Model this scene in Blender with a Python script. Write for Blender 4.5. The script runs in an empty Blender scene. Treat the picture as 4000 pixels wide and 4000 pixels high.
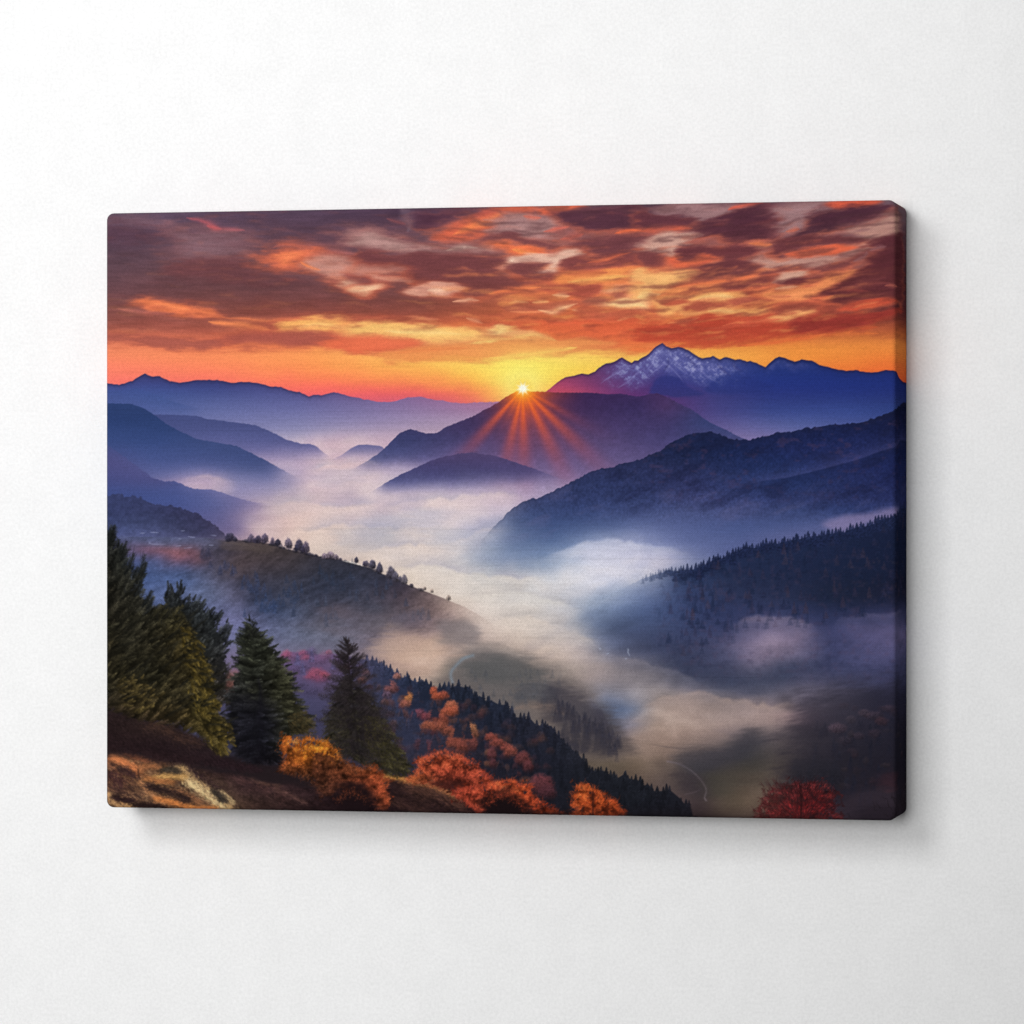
import bpy, math
import numpy as np
from mathutils import Matrix, Vector

scene = bpy.context.scene
COLL = scene.collection

# ---- camera ------------------------------------------------------------------
CAM = (0.45242, -2.00837, -0.00017); YAW = -0.22131; PITCH = -0.00033
cam = bpy.data.cameras.new('camera'); cam.sensor_width = 36.0; cam.lens = 141.31
cam.clip_start = 0.05; cam.clip_end = 50.0
cam_o = bpy.data.objects.new('camera', cam); COLL.objects.link(cam_o)
cam_o.location = CAM; cam_o.rotation_euler = (math.pi / 2 + PITCH, 0, -YAW)
scene.camera = cam_o
scene.render.resolution_x = scene.render.resolution_y = 1024

# ---- light: shaped ambience, a key softbox up left, an added fill spot in front ----
world = bpy.data.worlds.new('World'); scene.world = world; world.use_nodes = True
wt_ = world.node_tree; bg = wt_.nodes['Background']; bg.inputs[1].default_value = 1.0
# ambience shaped to tune the shadows: brighter in front, left and above
wc = wt_.nodes.new('ShaderNodeTexCoord')
wd = wt_.nodes.new('ShaderNodeVectorMath'); wd.operation = 'DOT_PRODUCT'; wd.inputs[1].default_value = (-0.08, -0.16, 0.08)
wt_.links.new(wc.outputs['Generated'], wd.inputs[0])
wl = wt_.nodes.new('ShaderNodeMath'); wl.operation = 'ADD'; wl.inputs[1].default_value = 0.10; wt_.links.new(wd.outputs['Value'], wl.inputs[0])
wm = wt_.nodes.new('ShaderNodeMath'); wm.operation = 'MAXIMUM'; wm.inputs[1].default_value = 0.03; wt_.links.new(wl.outputs[0], wm.inputs[0])
wt_.links.new(wm.outputs[0], bg.inputs[0])
def softbox(name, loc, target, sx, sy, power, col=(1, 1, 1)):
    l = bpy.data.lights.new(name, 'AREA'); l.shape = 'RECTANGLE'; l.size = sx; l.size_y = sy; l.energy = power; l.color = col
    o = bpy.data.objects.new(name, l); COLL.objects.link(o); o.location = loc
    o.rotation_euler = (Vector(target) - Vector(loc)).to_track_quat('-Z', 'Y').to_euler()
    return o
softbox('key_softbox', (-0.50, -1.95, 0.72), (-0.05, 0, 0), 0.68, 0.68, 17.0)
sp = bpy.data.lights.new('fill_spot', 'SPOT'); sp.energy = 240.0; sp.spot_size = math.radians(54); sp.spot_blend = 1.0; sp.shadow_soft_size = 0.40  # added front fill; its soft cone dims the wall towards the right
spo = bpy.data.objects.new('fill_spot', sp); COLL.objects.link(spo); spo.location = (-0.05, -3.0, 0.20)
spo.rotation_euler = (Vector((-0.52, 0, 0.29)) - Vector(spo.location)).to_track_quat('-Z', 'Y').to_euler()

scene.view_settings.view_transform = 'Standard'; scene.view_settings.look = 'None'
scene.view_settings.exposure = 0.0; scene.view_settings.gamma = 1.0
scene.view_settings.use_curve_mapping = False
scene.render.film_transparent = False
try:
    scene.cycles.use_denoising = True
    scene.cycles.use_adaptive_sampling = True; scene.cycles.adaptive_threshold = 0.01
    scene.cycles.max_bounces = 6
except Exception:
    pass

def new_mat(name):
    m = bpy.data.materials.new(name); m.use_nodes = True
    nt = m.node_tree; b = nt.nodes['Principled BSDF']
    return m, nt, b
def node(nt, kind, **kw):
    n = nt.nodes.new(kind)
    for k, v in kw.items():
        if k in n.inputs: n.inputs[k].default_value = v
        else: setattr(n, k, v)
    return n

# ---- wall ---------------------------------------------------------------------
mw, nt, b = new_mat('white_plaster'); L_ = nt.links
tc = node(nt, 'ShaderNodeTexCoord')
n1 = node(nt, 'ShaderNodeTexNoise', Scale=620.0, Detail=3.0, Roughness=0.7)
n2 = node(nt, 'ShaderNodeTexNoise', Scale=60.0, Detail=4.0, Roughness=0.6)
n3 = node(nt, 'ShaderNodeTexNoise', Scale=5.0, Detail=3.0, Roughness=0.5)
for n in (n1, n2, n3): L_.new(tc.outputs['Object'], n.inputs['Vector'])
a1 = node(nt, 'ShaderNodeMath', operation='MULTIPLY_ADD'); a1.inputs[1].default_value = 0.35; L_.new(n2.outputs[0], a1.inputs[0]); L_.new(n1.outputs[0], a1.inputs[2])
a2 = node(nt, 'ShaderNodeMath', operation='MULTIPLY_ADD'); a2.inputs[1].default_value = 0.18; L_.new(n3.outputs[0], a2.inputs[0]); L_.new(a1.outputs[0], a2.inputs[2])
mr = node(nt, 'ShaderNodeMapRange'); mr.inputs[1].default_value = 0.45; mr.inputs[2].default_value = 1.05; mr.inputs[3].default_value = 0.74; mr.inputs[4].default_value = 0.88
L_.new(a2.outputs[0], mr.inputs[0])
cc = node(nt, 'ShaderNodeCombineColor')
for i in range(3): L_.new(mr.outputs[0], cc.inputs[i])
L_.new(cc.outputs[0], b.inputs['Base Color'])
b.inputs['Roughness'].default_value = 0.9; b.inputs['Specular IOR Level'].default_value = 0.15
bp = node(nt, 'ShaderNodeBump'); bp.inputs['Strength'].default_value = 0.35; bp.inputs['Distance'].default_value = 0.0006
L_.new(a1.outputs[0], bp.inputs['Height']); L_.new(bp.outputs[0], b.inputs['Normal'])
def mesh_obj(name, verts, faces, mat, parent=None):
    me = bpy.data.meshes.new(name); me.from_pydata(verts, [], faces); me.update()
    me.materials.append(mat)
    o = bpy.data.objects.new(name, me); COLL.objects.link(o)
    if parent: o.parent = parent
    return o
wx, wz, wt = 2.6, 1.7, 0.12
wall = mesh_obj('wall', [(x, y, z) for y in (0.0, wt) for z in (-wz, wz) for x in (-wx, wx)],
                [(0, 1, 3, 2), (5, 4, 6, 7), (0, 2, 6, 4), (1, 5, 7, 3), (2, 3, 7, 6), (0, 4, 5, 1)], mw)
wall['kind'] = 'structure'; wall['label'] = 'plain white wall with a fine plaster grain'

# ---------------------------------------------------------------------------
# THE PRINTED PICTURE.  The ink on the cloth is worked out here as an array of
# colours (soft cloud shapes, ridges, mist, needles and grass laid down stroke
# by stroke).  Layout units: X0..X0+NX by Y0..Y0+NY "sheet units".
# ---------------------------------------------------------------------------
X0, Y0, NX, NY = 170, 350, 1590, 1225
rng = np.random.default_rng(7)
GX, GY = np.meshgrid(np.arange(NX) + X0 + 0.5, np.arange(NY) + Y0 + 0.5)
GX = GX.astype(np.float32); GY = GY.astype(np.float32)
art = np.zeros((NY, NX, 3), np.float32)

def rgb(c):
    return np.asarray(c, np.float32) / 255.0

_tab = np.random.default_rng(3).random((16, 256, 256), dtype=np.float32)
def vnoise(x, y, seed=0):
    t = _tab[seed % 16]
    xi = np.floor(x).astype(np.int32); yi = np.floor(y).astype(np.int32)
    fx = x - xi; fy = y - yi
    fx = fx * fx * (3 - 2 * fx); fy = fy * fy * (3 - 2 * fy)
    x0 = (xi + seed * 17) & 255; x1 = (x0 + 1) & 255; y0 = (yi + seed * 31) & 255; y1 = (y0 + 1) & 255
    a = t[y0, x0] * (1 - fx) + t[y0, x1] * fx
    b = t[y1, x0] * (1 - fx) + t[y1, x1] * fx
    return (a * (1 - fy) + b * fy) * 2 - 1
def fbm(x, y, seed=0, octs=4, gain=0.5):
    s = 0; a = 1; n = 0
    for k in range(octs):
        s = s + a * vnoise(x * 2 ** k + 7.3 * k, y * 2 ** k + 3.1 * k, seed + k); n += a; a *= gain
    return s / n
def sstep(e0, e1, x):
    t = np.clip((x - e0) / (e1 - e0), 0, 1)
    return t * t * (3 - 2 * t)
def blur(a, s):
    r = int(max(1, round(s * 3))); k = np.exp(-0.5 * (np.arange(-r, r + 1) / s) ** 2); k /= k.sum()
    def one(a, ax):
        p = [(0, 0)] * a.ndim; p[ax] = (r, r)
        q = np.pad(a, p, mode='edge'); o = np.zeros_like(a)
        n = a.shape[ax]
        for i, w in enumerate(k):
            sl = [slice(None)] * a.ndim; sl[ax] = slice(i, i + n)
            o += np.float32(w) * q[tuple(sl)]
        return o
    return one(one(a, 0), 1)
def loft(rows, smooth=8, warp=None):
    """rows: (y, [(x, r,g,b[,a]), ...]) -> smooth colour field over the sheet (half resolution inside)"""
    st = 4
    xs = np.arange(X0, X0 + NX + st, st); ys = np.arange(Y0, Y0 + NY + st, st)
    nc = len(rows[0][1][0]) - 1
    tab = np.zeros((len(rows), len(xs), nc)); ry = []
    for i, (y, pts) in enumerate(rows):
        pts = sorted(pts); px = [p[0] for p in pts]; ry.append(y)
        for c in range(nc):
            tab[i, :, c] = np.interp(xs, px, [p[c + 1] for p in pts])
    f = np.zeros((len(ys), len(xs), nc), np.float32); ry = np.array(ry, float)
    j = np.clip(np.searchsorted(ry, ys) - 1, 0, len(ry) - 2)
    t = np.clip((ys - ry[j]) / (ry[j + 1] - ry[j]), 0, 1); t = (t * t * (3 - 2 * t) + t) / 2
    f[:] = tab[j] * (1 - t)[:, None, None] + tab[j + 1] * t[:, None, None]
    f = blur(f, smooth / st)
    x = GX; y = GY
    if warp is not None: x = GX + warp[0]; y = GY + warp[1]
    u = np.clip((x - X0) / st, 0, len(xs) - 1.001); v = np.clip((y - Y0) / st, 0, len(ys) - 1.001)
    ui = u.astype(np.int32); vi = v.astype(np.int32); fu = (u - ui)[..., None]; fv = (v - vi)[..., None]
    o = (f[vi, ui] * (1 - fu) + f[vi, ui + 1] * fu) * (1 - fv) + (f[vi + 1, ui] * (1 - fu) + f[vi + 1, ui + 1] * fu) * fv
    o[..., :3] /= 255.0
    return o.astype(np.float32)
def over(col, m, sl=(slice(None), slice(None))):
    m = m[..., None]
    art[sl] = art[sl] * (1 - m) + col * m
def smooth_poly(p, n=5):
    p = np.asarray(p, float); m = len(p); o = []
    for i in range(m):
        a, b, c, d = p[i - 1], p[i], p[(i + 1) % m], p[(i + 2) % m]
        for t in np.arange(n) / n:
            o.append(0.5 * (2 * b + (c - a) * t + (2 * a - 5 * b + 4 * c - d) * t * t + (3 * b - a - 3 * c + d) * t ** 3))
    return np.array(o)
def smooth_line(p, n=5):
    p = np.asarray(p, float); q = np.vstack([2 * p[0] - p[1], p, 2 * p[-1] - p[-2]]); o = []
    for i in range(1, len(q) - 2):
        a, b, c, d = q[i - 1], q[i], q[i + 1], q[i + 2]
        for t in np.arange(n) / n:
            o.append(0.5 * (2 * b + (c - a) * t + (2 * a - 5 * b + 4 * c - d) * t * t + (3 * b - a - 3 * c + d) * t ** 3))
    o.append(p[-1])
    return np.array(o)
def box(pts, pad):
    p = np.asarray(pts)
    x0 = int(np.clip(np.floor(p[:, 0].min() - pad) - X0, 0, NX - 1)); x1 = int(np.clip(np.ceil(p[:, 0].max() + pad) - X0 + 1, 1, NX))
    y0 = int(np.clip(np.floor(p[:, 1].min() - pad) - Y0, 0, NY - 1)); y1 = int(np.clip(np.ceil(p[:, 1].max() + pad) - Y0 + 1, 1, NY))
    return (slice(y0, max(y1, y0 + 1)), slice(x0, max(x1, x0 + 1)))
def sdf(px, py, poly, ax=1.0):
    d = np.full(px.shape, 1e9, np.float32); ins = np.zeros(px.shape, bool); n = len(poly)
    for i in range(n):
        x1, y1 = poly[i]; x2, y2 = poly[(i + 1) % n]
        ex, ey = (x2 - x1) * ax, y2 - y1
        wx, wy = (px - x1) * ax, py - y1
        t = np.clip((wx * ex + wy * ey) / (ex * ex + ey * ey + 1e-9), 0, 1)
        d = np.minimum(d, (wx - ex * t) ** 2 + (wy - ey * t) ** 2)
        if y1 != y2:
            c = ((y1 > py) != (y2 > py)) & (px < (x2 - x1) * (py - y1) / (y2 - y1) + x1)
            ins ^= c
    return np.where(ins, -1, 1) * np.sqrt(d)
# warping fields (wind-drawn wisps)
flow = np.where(GX < 900, 0.02, 0.02 - 0.16 * sstep(900, 1500, GX)).astype(np.float32)   # slope of the wisps
fy_ = GY - np.cumsum(flow, 1) + 0
wisp = fbm(GX / 46, fy_ / 9, 1, 4)
wisp2 = fbm(GX / 20 + 50, fy_ / 5, 5, 3)
WX = 16 * fbm(GX / 55, GY / 26, 2, 3); WY = 6 * fbm(GX / 42, fy_ / 20, 8, 3)
mx_ = fbm(GX / 90, GY / 40, 4, 3); my_ = fbm(GX / 110, GY / 34, 9, 3)

def cloud(poly, col, soft=5, alpha=1.0, col2=None, ax=0.46):
    lum = 0.3 * col[0] + 0.6 * col[1] + 0.1 * col[2]
    xm, ym = np.mean(poly, 0)
    if lum > 108:
        blob(poly, (214, 106, 78) if ym > 480 else (172, 106, 102), soft * 1.5, 0.45 * alpha, None, ax, .45, 1.0, 1.1)
        lf_ = xm < 800 and ym < 560
        blob(poly, col, soft * (1.25 if lf_ else 1.0), alpha * (.66 if lf_ else (.86 if ym < 460 else 1)), col2, ax, .45, 1.0, 0.25 if lf_ else 0.7)
        blob(poly, tuple(min(255, c_ * 1.06 + 4) for c_ in col), soft * 0.8, alpha * .4, None, ax, .45, 1.2, -0.9)
    else:
        if xm > 830 and 400 < ym < 600:
            blob([(a, b + 4.5) for a, b in poly], (238, 116, 78), soft * .9, 0.6 * alpha, None, ax, .45, 1.0, 0.1)
        col = (min(255, col[0] * 1.12 + 4), col[1] * 1.03, col[2] * .98)
        blob(poly, col, soft * 1.05, alpha * .96, col2, ax, .45, 1.1, -0.1 if xm > 830 else 0.2)
        blob(poly, (col[0] * .93, col[1] * .9, col[2] * .92), soft * 1.2, alpha * .4, None, ax, .6, 1.3, -1.2)
def blob(poly, col, soft=5, alpha=1.0, col2=None, ax=0.5, warp=1.0, rag=0.75, bias=0.55):
    poly = smooth_poly(poly, 4)
    sl = box(poly, 3.2 * soft / ax * 0.6 + 20)
    px = GX[sl] + WX[sl] * warp; py = GY[sl] + WY[sl] * warp
    d = sdf(px, py, poly, ax) + soft * rag * (1.1 * wisp[sl] + 0.6 * wisp2[sl])
    m = alpha * (1 - sstep(-soft, soft, d - bias * soft))
    c = rgb(col)
    if col2 is not None:
        y0, y1 = poly[:, 1].min(), poly[:, 1].max()
        t = np.clip((GY[sl] - y0) / max(1, y1 - y0), 0, 1)[..., None]
        c = c * (1 - t) + rgb(col2) * t
    over(c, m, sl)
def stroke(pts, w, col, alpha=1.0, warp=0.7, taper=True, ax=1.0):
    pts = smooth_line(pts, 4)
    sl = box(pts, 3 * w + 14)
    px = GX[sl] + WX[sl] * warp; py = GY[sl] + WY[sl] * warp
    d = np.full(px.shape, 1e9, np.float32); T = np.zeros(px.shape, np.float32); n = len(pts) - 1
    for i in range(n):
        (x1, y1), (x2, y2) = pts[i], pts[i + 1]
        ex, ey = x2 - x1, y2 - y1
        t = np.clip(((px - x1) * ex + (py - y1) * ey) / (ex * ex + ey * ey + 1e-9), 0, 1)
        q = (px - x1 - ex * t) ** 2 + (py - y1 - ey * t) ** 2
        k = q < d; d[k] = q[k]; T[k] = ((i + t) / n)[k]
    ww = w * (np.clip(np.sin(np.pi * np.clip(T, 0.02, 0.98)), 0.05, 1) ** 0.7 if taper else 1)
    ww = ww * 1.25
    m = alpha * .92 * np.exp(-(d / (ww * ww + 1e-6)) ** .8) * (np.clip(1 + 0.5 * wisp[sl], 0, 1.4) if warp else 1)
    over(rgb(col), np.clip(m, 0, 1), sl)
def crop(x0, y0, s=0.275):
    return lambda *p: [(x0 + s * a, y0 + s * b) for a, b in zip(p[::2], p[1::2])]
A = crop(183.5, 367.1); B = crop(676.2, 367.1); C = crop(1207.5, 357.4); D = crop(183.5, 676.2); E = crop(676.2, 676.2)
F = crop(1207.5, 724.5); G = crop(183.5, 917.7); H_ = crop(627.9, 917.7); I_ = crop(1110.9, 1014.3, 0.325)
J = crop(183.5, 1159.2); K = crop(627.9, 1183.4); L = crop(1110.9, 1207.5)

def R(y, *v):
    return (y, [tuple(v[i:i + 4]) for i in range(0, len(v), 4)])

# ---- sky -------------------------------------------------------------------
sky = loft([
    R(350, 200,95,80,98, 400,92,72,92, 600,88,68,88, 800,80,58,78, 1000,110,74,82, 1200,85,60,78, 1400,100,72,84, 1690,120,95,105),
    R(405, 200,98,82,102, 400,95,74,94, 600,90,70,90, 800,80,58,78, 1000,110,74,82, 1200,85,60,78, 1400,90,65,80, 1600,100,72,85, 1690,120,95,105),
    R(450, 200,88,68,84, 400,100,76,90, 600,98,70,84, 800,112,80,90, 920,165,100,92, 1000,190,112,98, 1100,160,100,98, 1200,150,84,82, 1400,150,96,100, 1600,160,115,116, 1700,100,66,78),
    R(500, 200,100,74,84, 400,102,72,80, 600,112,76,82, 800,112,74,80, 920,130,84,84, 1000,160,100,92, 1100,190,112,90, 1200,215,122,90, 1400,205,115,88, 1600,172,104,96, 1700,90,54,64),
    R(550, 200,112,76,82, 400,114,72,74, 600,118,74,76, 800,122,74,72, 1000,190,100,76, 1100,235,135,84, 1200,246,158,94, 1400,238,138,86, 1520,205,105,80, 1600,170,84,72, 1700,90,50,58),
    R(590, 200,135,80,76, 400,140,80,72, 600,140,76,68, 800,150,80,68, 1000,205,106,70, 1100,236,130,76, 1200,248,158,90, 1400,244,146,82, 1520,190,90,66, 1600,140,66,60, 1700,105,52,55),
    R(622, 200,165,92,80, 400,170,90,76, 600,190,100,75, 700,200,108,75, 900,222,108,68, 1000,228,106,66, 1200,226,102,62, 1400,190,84,60, 1550,158,70,56, 1690,190,95,60),
    R(645, 200,232,130,98, 400,225,118,88, 600,240,132,82, 800,248,160,92, 1000,238,145,80, 1200,236,110,64, 1400,228,125,62, 1550,250,150,72, 1690,250,150,72),
    R(665, 200,250,145,102, 400,252,150,98, 600,255,165,95, 800,255,200,108, 985,255,225,112, 1100,255,215,110, 1300,252,190,92, 1500,252,160,72, 1690,250,145,68),
    R(692, 200,250,135,108, 400,252,140,100, 600,255,158,92, 800,255,192,96, 985,255,240,110, 1100,255,218,100, 1500,250,150,72, 1690,248,125,64),
    R(720, 200,248,125,112, 400,250,124,106, 600,255,132,96, 800,252,155,90, 900,255,190,88, 985,255,240,120, 1060,255,205,88, 1500,245,120,60, 1690,240,100,60),
    R(742, 200,245,115,112, 600,250,108,106, 700,244,102,105, 800,240,102,102, 880,246,120,92, 950,255,160,80, 1060,250,160,80, 1690,235,95,60),
    R(768, 200,215,105,125, 700,214,106,128, 800,206,106,132, 900,225,102,108, 1690,220,90,80),
    R(800, 200,190,120,150, 700,195,130,160, 900,210,120,130, 1690,200,90,100)], 10, (WX * 0.8, WY * 0.8))
art[:] = sky * (1 + (0.012 + 0.045 * sstep(665, 625, GY)) * (wisp + .5 * wisp2))[..., None]
S = (art, )
# left part
cloud(A(80,170,350,150,490,185,430,235,260,218,80,200), (112,92,108), 9, .75)
cloud(A(0,200,200,205,420,250,560,300,300,330,0,330), (84,64,82), 12, .6)
stroke(A(610,160,760,195,840,232,1000,250), 5, (196,98,106), .75)
stroke(A(770,215,820,230,860,236), 4, (215,98,104), .9)
cloud(A(560,290,700,280,1000,320,940,395,850,438,680,440,600,400), (138,106,116), 12, .75)
cloud(A(520,470,640,445,780,438,900,432,1010,462,1180,520,1400,560,1500,620,1200,650,800,620,500,560), (104,70,78), 7, .85, (108,70,74))
stroke(A(1200,360,1420,345,1620,380,1800,420), 7, (190,108,100), .6)
cloud(A(1150,455,1260,390,1340,368,1490,392,1470,428,1400,455,1370,490,1290,515,1210,500), (225,115,85), 8, .9)
cloud(A(1240,420,1330,395,1420,400,1400,440,1340,475,1260,480), (255,138,88), 7, .95)
cloud(A(1400,490,1470,440,1560,418,1690,440,1820,485,1890,535,1760,548,1660,592,1590,582,1520,525), (206,152,138), 6, .95)
stroke(A(1400,455,1440,492,1520,518), 3, (252,142,92), .9)
cloud(A(1640,585,1760,600,1850,632,1940,622,1880,668,1825,682,1760,664,1690,628), (226,180,152), 5, .95)
cloud(A(1780,650,1830,640,1900,636,1860,670,1825,682), (250,214,170), 4, .9)
cloud(A(1700,285,1760,250,1930,262,2040,300,2100,370,1850,348,1745,338), (182,142,138), 8, .8)
cloud(A(1690,560,1800,540,1960,552,2020,600,1900,625,1760,600), (122,78,84), 5, .8)
cloud(A(320,735,420,742,570,762,700,790,800,818,620,818,470,797,370,775), (240,128,84), 6, .95)
stroke(A(400,752,520,770,640,795), 3.5, (255,150,95), .7)
stroke(A(150,790,300,810,420,830,600,860), 5, (192,112,100), .6)
stroke(A(500,560,250,575,120,560), 5, (128,88,94), .5)
stroke(A(780,880,900,888,1100,908,1200,922), 5, (246,142,90), .95)
stroke(A(860,845,1100,862,1300,858,1640,848), 3.5, (236,130,86), .75)
cloud(A(1280,905,1400,872,1500,856,1650,870,1780,903,1960,900,1960,968,1850,962,1700,966,1560,952,1420,962,1310,940), (255,186,106), 7, .97)
stroke(A(1380,915,1560,890,1750,930), 4, (255,205,128), .6)
cloud(A(840,1005,1000,975,1150,960,1300,962,1480,958,1650,985,1560,1012,1400,1034,1200,1044,1000,1030), (172,88,76), 6, .92)
cloud(A(20,960,200,982,400,995,620,1008,820,1018,740,1042,560,1046,400,1032,240,1003,20,985), (172,92,80), 6, .85)
stroke(A(860,1050,1100,1030,1300,1048,1500,1058), 5, (245,135,85), .6)
cloud(A(1600,1015,1760,988,1960,980,2010,1010,1930,1062,1800,1058,1660,1048), (236,112,78), 6, .9)
# middle part
cloud(B(370,130,520,100,800,105,920,112,780,165,640,215,520,245,420,235,370,195), (74,54,76), 8, .95)
cloud(B(540,295,640,228,760,172,900,125,1010,92,1190,85,1210,110,1090,142,985,172,960,212,860,252,820,292,700,312), (236,108,74), 7, .95)
stroke(B(640,270,760,220,880,180,980,130), 6, (255,140,82), .85)
stroke(B(760,160,860,130,960,110), 4, (190,88,78), .7)
cloud(B(940,205,1050,160,1180,160,1300,190,1345,240,1260,283,1150,292,1060,265,950,242), (180,140,138), 8, .92)
stroke(B(1110,148,1160,158,1230,165), 3.5, (236,115,92), .85)
cloud(B(1250,115,1400,78,1560,78,1450,112,1310,132), (252,112,74), 5, .95)
stroke(B(1270,252,1350,235,1440,222), 4.5, (228,112,95), .85)
stroke(B(1390,305,1480,292,1560,275), 4.5, (215,105,88), .7)
cloud(B(1320,142,1450,98,1700,82,1960,88,1960,235,1800,252,1650,262,1520,252,1430,205), (78,54,73), 8, .95)
stroke(B(1760,270,1860,246,1960,250), 3.2, (250,118,76), .9)
cloud(B(1440,345,1560,308,1700,284,1960,272,1960,375,1700,422,1560,402,1490,382), (98,64,76), 7, .9)
cloud(B(790,345,860,288,940,268,1040,258,1140,283,1260,318,1380,350,1345,383,1220,372,1080,342,1020,322,900,332), (108,70,78), 5, .95)
cloud(B(870,352,960,328,1030,328,1065,350,1180,374,1280,396,1250,423,1140,432,1060,412,1000,372), (244,122,78), 5, .95)
stroke(B(1050,385,1130,402,1230,408), 4, (255,160,88), .9)
cloud(B(950,505,1040,448,1120,428,1240,422,1330,418,1400,396,1510,396,1490,432,1400,452,1372,492,1350,533,1290,533,1200,526,1270,482,1200,462,1100,472,1020,492), (232,186,164), 5, .95)
stroke(B(965,500,1010,475,1060,455), 3, (250,215,190), .7)
stroke(B(1290,500,1330,470,1360,440), 4, (246,205,180), .7)
cloud(B(-20,300,100,278,300,328,420,368,620,368,740,346,860,364,860,402,700,397,500,392,380,397,200,382,100,362,-20,352), (186,146,140), 6, .92)
stroke(B(600,380,700,364,820,362), 4, (218,184,168), .75)
stroke(B(280,90,360,160,330,250), 11, (134,110,124), .55)
stroke(B(200,165,300,195,330,200), 4, (168,92,92), .6)
cloud(B(-20,362,100,370,250,400,400,400,600,394,800,398,920,418,1015,460,960,512,1000,542,1150,560,1350,558,1400,590,1300,603,1150,624,1100,642,950,662,880,702,760,714,650,682,560,642,350,602,300,542,200,522,-20,492), (102,66,76), 6, .93, (138,76,70))
cloud(B(1000,505,1090,468,1200,456,1320,465,1240,502,1200,530,1370,543,1400,582,1200,584,1050,562), (110,70,76), 5, .92)
cloud(B(-20,495,100,503,290,518,290,542,160,552,60,547,-20,532), (190,134,122), 5, .9)
cloud(B(-30,645,60,638,170,618,112,657,40,678,-30,672), (251,206,166), 4, .95)
cloud(B(120,570,220,580,330,590,300,600,180,595), (215,165,145), 4, .7)
cloud(B(350,660,430,638,500,618,620,612,700,635,642,667,580,688,500,672,430,682), (228,165,142), 5, .9)
stroke(B(480,662,560,655,660,640), 4, (250,205,172), .85)
stroke(B(640,735,740,720,820,726), 3, (236,168,134), .9)
stroke(B(300,832,420,845,540,856), 2.5, (236,152,112), .75)
stroke(B(740,856,820,868,870,882), 2.8, (238,155,114), .85)
cloud(B(1365,490,1400,438,1500,418,1640,418,1800,398,1960,398,1960,503,1750,512,1560,542,1410,542), (116,70,75), 5, .93)
stroke(B(1580,475,1700,440,1870,392), 2.8, (230,114,82), .85)
stroke(B(1480,500,1640,480,1760,460), 3, (190,100,82), .6)
cloud(B(1380,602,1420,548,1560,543,1700,528,1960,496,1960,622,1780,612,1600,622,1470,642), (246,145,84), 6, .95)
stroke(B(1440,600,1600,588,1760,570,1930,560), 5, (255,190,108), .85)
stroke(B(1700,520,1800,530,1932,512), 4, (252,160,92), .7)
stroke(B(1420,560,1600,545,1720,540), 4, (190,90,72), .5)
cloud(B(1240,650,1380,618,1520,608,1665,618,1698,650,1640,692,1560,723,1460,703,1350,672), (150,82,72), 5, .93)
cloud(B(1640,742,1740,722,1830,688,1960,676,1960,782,1780,772,1690,762), (255,214,150), 6, .96)
cloud(B(1690,662,1760,640,1850,632,1960,640,1900,668,1760,680), (244,176,132), 5, .85)
cloud(B(1550,733,1680,698,1810,688,1765,712,1640,744), (168,94,78), 4, .9)
stroke(B(900,684,1060,660,1260,640), 4, (243,132,82), .9)
stroke(B(1050,702,1200,690,1310,680), 4, (236,130,82), .85)
stroke(B(1030,740,1100,735,1180,742), 2.8, (252,182,118), .9)
stroke(B(1200,738,1260,736,1320,740), 3, (255,194,124), .95)
stroke(B(1340,692,1400,698,1460,700), 4, (248,188,138), .9)
cloud(B(1030,760,1200,765,1420,745,1500,735,1460,765,1330,800,1180,800,1060,792), (182,98,76), 4, .75)
stroke(B(1240,798,1330,815,1400,788,1520,752), 4, (252,194,144), .9)
stroke(B(1050,798,1160,812,1280,810), 2.2, (244,146,102), .85)
stroke(B(1480,792,1530,802,1580,812), 2.8, (248,186,144), .85)
cloud(B(1550,792,1700,788,1850,798,1960,818,1960,862,1800,872,1650,862,1550,840), (188,94,70), 5, .85)
stroke(B(1320,895,1400,885,1510,900), 3, (240,160,118), .8)
stroke(B(1400,880,1450,890,1500,905), 2, (246,180,136), .7)
stroke(B(1790,872,1860,866,1950,872), 2.6, (252,204,134), .9)
cloud(B(980,915,1300,895,1600,895,1960,880,1960,1035,1700,1012,1500,992,1250,962,1060,952), (224,98,66), 10, .9, (240,125,72))
cloud(B(-20,912,200,900,420,893,560,918,760,938,1000,948,1020,970,820,992,600,1012,400,1002,200,987,-20,967), (254,198,116), 8, .95)
stroke(B(200,940,440,945,700,960), 5, (255,218,142), .7)
stroke(B(540,915,700,900,900,918), 4, (236,130,80), .6)
cloud(B(920,932,1000,908,1070,935,985,953), (255,216,142), 5, .9)
cloud(B(1060,962,1180,938,1245,970,1150,983), (240,166,112), 4, .8)
cloud(B(-20,992,180,988,370,1020,300,1052,100,1062,-20,1068), (236,116,80), 6, .92)
stroke(B(740,1022,1000,1000,1260,984,1350,1000), 5.5, (255,222,128), .9)
cloud(B(180,1102,380,1068,560,1048,760,1038,940,1028,1200,1018,1460,1006,1720,1018,1500,1042,1340,1062,1180,1092,1000,1102,820,1112,600,1102,400,1112), (240,152,88), 6, .85)
stroke(B(260,1085,500,1060,760,1050), 4, (232,130,78), .6)
stroke(B(440,1140,640,1125,880,1132), 4, (242,168,90), .55)
stroke(B(900,1120,1200,1090,1500,1040), 5, (255,225,115), .6)
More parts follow.
